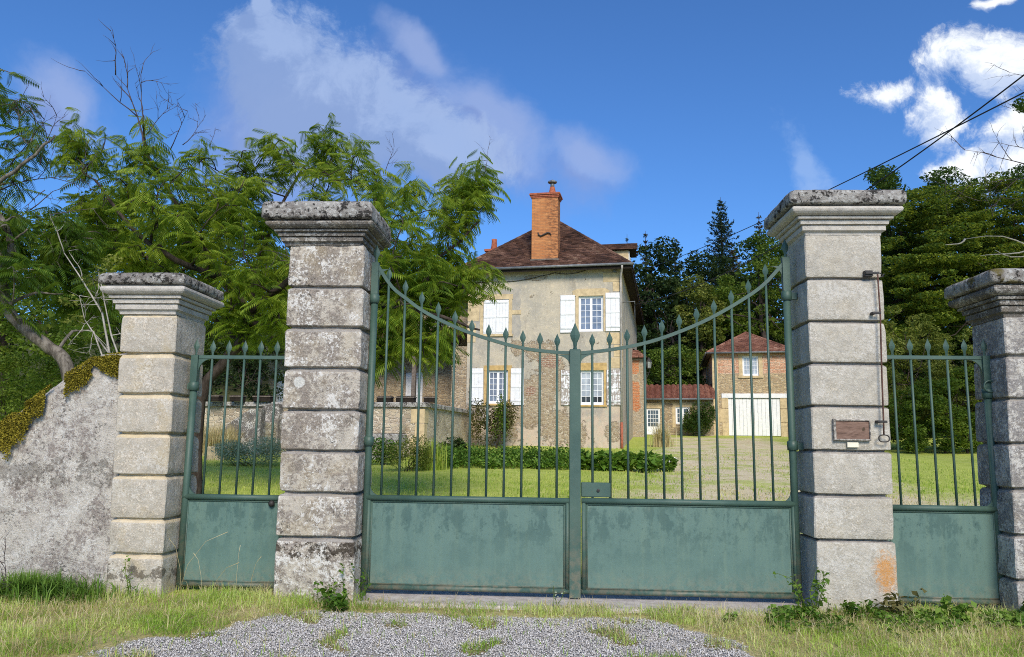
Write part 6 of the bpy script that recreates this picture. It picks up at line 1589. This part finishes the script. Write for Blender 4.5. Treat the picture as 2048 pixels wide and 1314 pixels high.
# flower bed: small-leaved ground cover, then big glossy leaves
bed = []
for _ in range(230):
    px = rng.uniform(872, 1150); Y = rng.uniform(13.6, 15.6); q = at(px, 930, Y); h = rng.uniform(.28, .62)*(1 if Y > 14.2 else .7)
    bed.append(leaves_at(pad_points((q[0], Y, ground_z(0, Y)+h*.55), (.22, .2, h*.5), 46, rng), .085, .62, rng, .8))
tag(np_obj('bed_foliage', np.concatenate(bed), M['leaf_bright']), 'dense small-leaved green planting along the left of the flower bed', None, None, 'stuff')
for px, Y, s, lab in ((1165, 13.9, 1.0, 'large-leaved bergenia just right of the gate meeting post'), (1205, 13.6, 1.0, 'large-leaved bergenia second from the meeting post'), (1248, 13.8, 1.05, 'big-leaved bergenia in the middle of the right bed'), (1290, 13.6, 1.0, 'large-leaved bergenia second from the right end of the bed'), (1332, 14.0, .8, 'low sparse bergenia at the right end of the bed with white flowers')):
    q = at(px, 930, Y); n = 190; r_ = empty('bergenia', (q[0], Y, ground_z(0, Y)), lab, 'plant', 'large-leaved plants along the right of the bed')
    P = pad_points((0, 0, .24*s), (.42*s, .38*s, .26*s), n, rng, .6); P[:, 2] = np.abs(P[:, 2])+.03
    np_obj('leaves', leaves_at(P, .20*s, .72, rng, .75), M['leaf_bright'], r_)
    b = MB()
    for i in range(24): limb(b, (rng.normal(0, .1), rng.normal(0, .1), -.03), P[i], .009, .006, rng, .05, 4)
    b.build('stems', M['leaf_mid'], r_)
    if px > 1310: np_obj('flowers', leaves_at(pad_points((.1, -.1, .32), (.3, .25, .08), 40, rng), .05, .8, rng, .6), M['white_clean'], r_)

# ---- weeds in front
def weed(label, x, y, h, n, rng, mt='leaf_bright', lean=(0, 0), size=.05, cat='weed', name='weed', group=None):
    r = empty(name, (x, y, gz(x, y)), label, cat, group); b = MB(); b.sm = True; P = []
    for i in range(n):
        tip = np.array([rng.normal(lean[0], .09), rng.normal(lean[1], .04), h*rng.uniform(.55, 1.0)])
        pts = limb(b, (rng.normal(0, .02), rng.normal(0, .015), -.02), tip, .0045, .002, rng, .10, 7)
        for q in pts[2:]:
            for _ in range(3): P.append(np.array(q)+rng.normal(0, .025, 3))
    b.build('stems', M['leaf_mid'], r); np_obj('leaves', leaves_at(np.array(P), size, .62, rng, .7), M[mt], r); return r
weed('leafy green weed sprouting before the left tall pillar', -2.05, -.20, .27, 7, rng)
weed('thin climbing weed at the left foot of the double gate', -1.79, -.02, .36, 4, rng, size=.04)
weed('low broad weed at the pillar corner by the sill', -1.92, -.30, .16, 8, rng, size=.07)
weed('pale seedling in front of the meeting post', .06, -.12, .22, 3, rng, 'leaf_silver', size=.02)
weed('bramble shoots climbing the foot of the tall right pillar', 2.44, -.16, .40, 5, rng, lean=(-.06, 0), size=.055)
weed('arching bramble spray over the right leaf bottom', 2.36, -.12, .44, 3, rng, lean=(-.2, 0), size=.045)
weed('leafy weed in front of the tall right pillar base', 2.72, -.22, .17, 7, rng, size=.06)
weed('reddish-leaved dock under the orange lichen patch', 3.05, -.24, .22, 7, rng, 'leaf_olive', size=.07)
weed('big-leaved weed below the right side gate', 3.55, -.22, .19, 7, rng, size=.075)
weed('dark weed at the foot of the right end pillar', 4.2, -.20, .22, 7, rng, 'leaf_mid', size=.07)
weed('thin weed stalk before the short left pillar', -3.95, -.14, .40, 3, rng, size=.03)
gcv = []
for _ in range(560):
    x = rng.uniform(1.5, 5.0); y = -.12-abs(rng.normal(0, .26))-.0; 
    if mnoise.noise(Vector((x*2.1, y*2.1, 4))) < -.12: continue
    gcv.append(leaves_at(pad_points((x, y, gz(x, y)+.05), (.07, .06, .05), 14, rng), .045, .65, rng, .7))
tag(np_obj('ground_weeds', np.concatenate(gcv), M['leaf_bright']), 'low leafy weeds along the foot of the right pillars', None, None, 'stuff')
# dry stalks against wall and side gate
b = MB(); b.sm = True
bare_twigs(b, (0, 0, -.02), (.05, 0, 1), .52, .006, rng); bare_twigs(b, (.05, 0, -.02), (-.25, 0, 1), .42, .004, rng); tag(b.build('dry_stalk', M['bark_violet'], None, (-5.12, -.28, gz(-5.12, -.28))), 'dark dry branching stalk against the rendered wall', 'dry stalk')
b = MB(); b.sm = True
for x0, x1, h in ((-.35, .12, .62), (-.3, -.45, .55), (.22, .25, .50), (-.1, -.2, .42), (.35, .46, .40), (-.02, .25, .34)):
    b.tube([(x0, 0, -.03), (x0+(x1-x0)*.2, -.02, h*.5), (x0+(x1-x0)*.55, -.03, h*.85), (x1, -.04, h)], [.0020, .0018, .0014, .0026], 5)
tag(b.build('grass_stalk', M['grass_dry'], None, (-3.2, -.05, gz(-3.2, -.05))), 'tuft of long bent seed stalks in front of the left side gate', 'grass stalks')

# ------------------------------------------------------------------ overhead cables
def cable(label, p0, p1, sag, r, n=40):
    b = MB(); b.sm = True; p0 = np.array(p0, float); p1 = np.array(p1, float); c = (p0+p1)/2
    b.tube([tuple(p0+(p1-p0)*i/n-np.array([0, 0, sag*(1-(2*i/n-1)**2)])-c) for i in range(n+1)]+[tuple(p1-c+np.array([1.25, -.35, .22])*k) for k in range(1, 15)], r, 6)
    tag(b.build('cable', M['cable'], None, tuple(c)), label, 'cable', 'overhead cables')
M['cable'] = flat_mat('black_cable', (.012, .012, .016), .6, .1, 5, .3)
br = HP+U*.5+Vv*.5; br.z = 7.15
cable('upper end steeper overhead cable running down to the house bracket', tuple(br), tuple(at(2140, 78, 5.0)), .8, .014)
cable('shallower overhead cable passing behind the right pillar toward the hill', tuple(at(1290, 538, 44)), tuple(at(2140, 138, 6.0)), .3, .015)
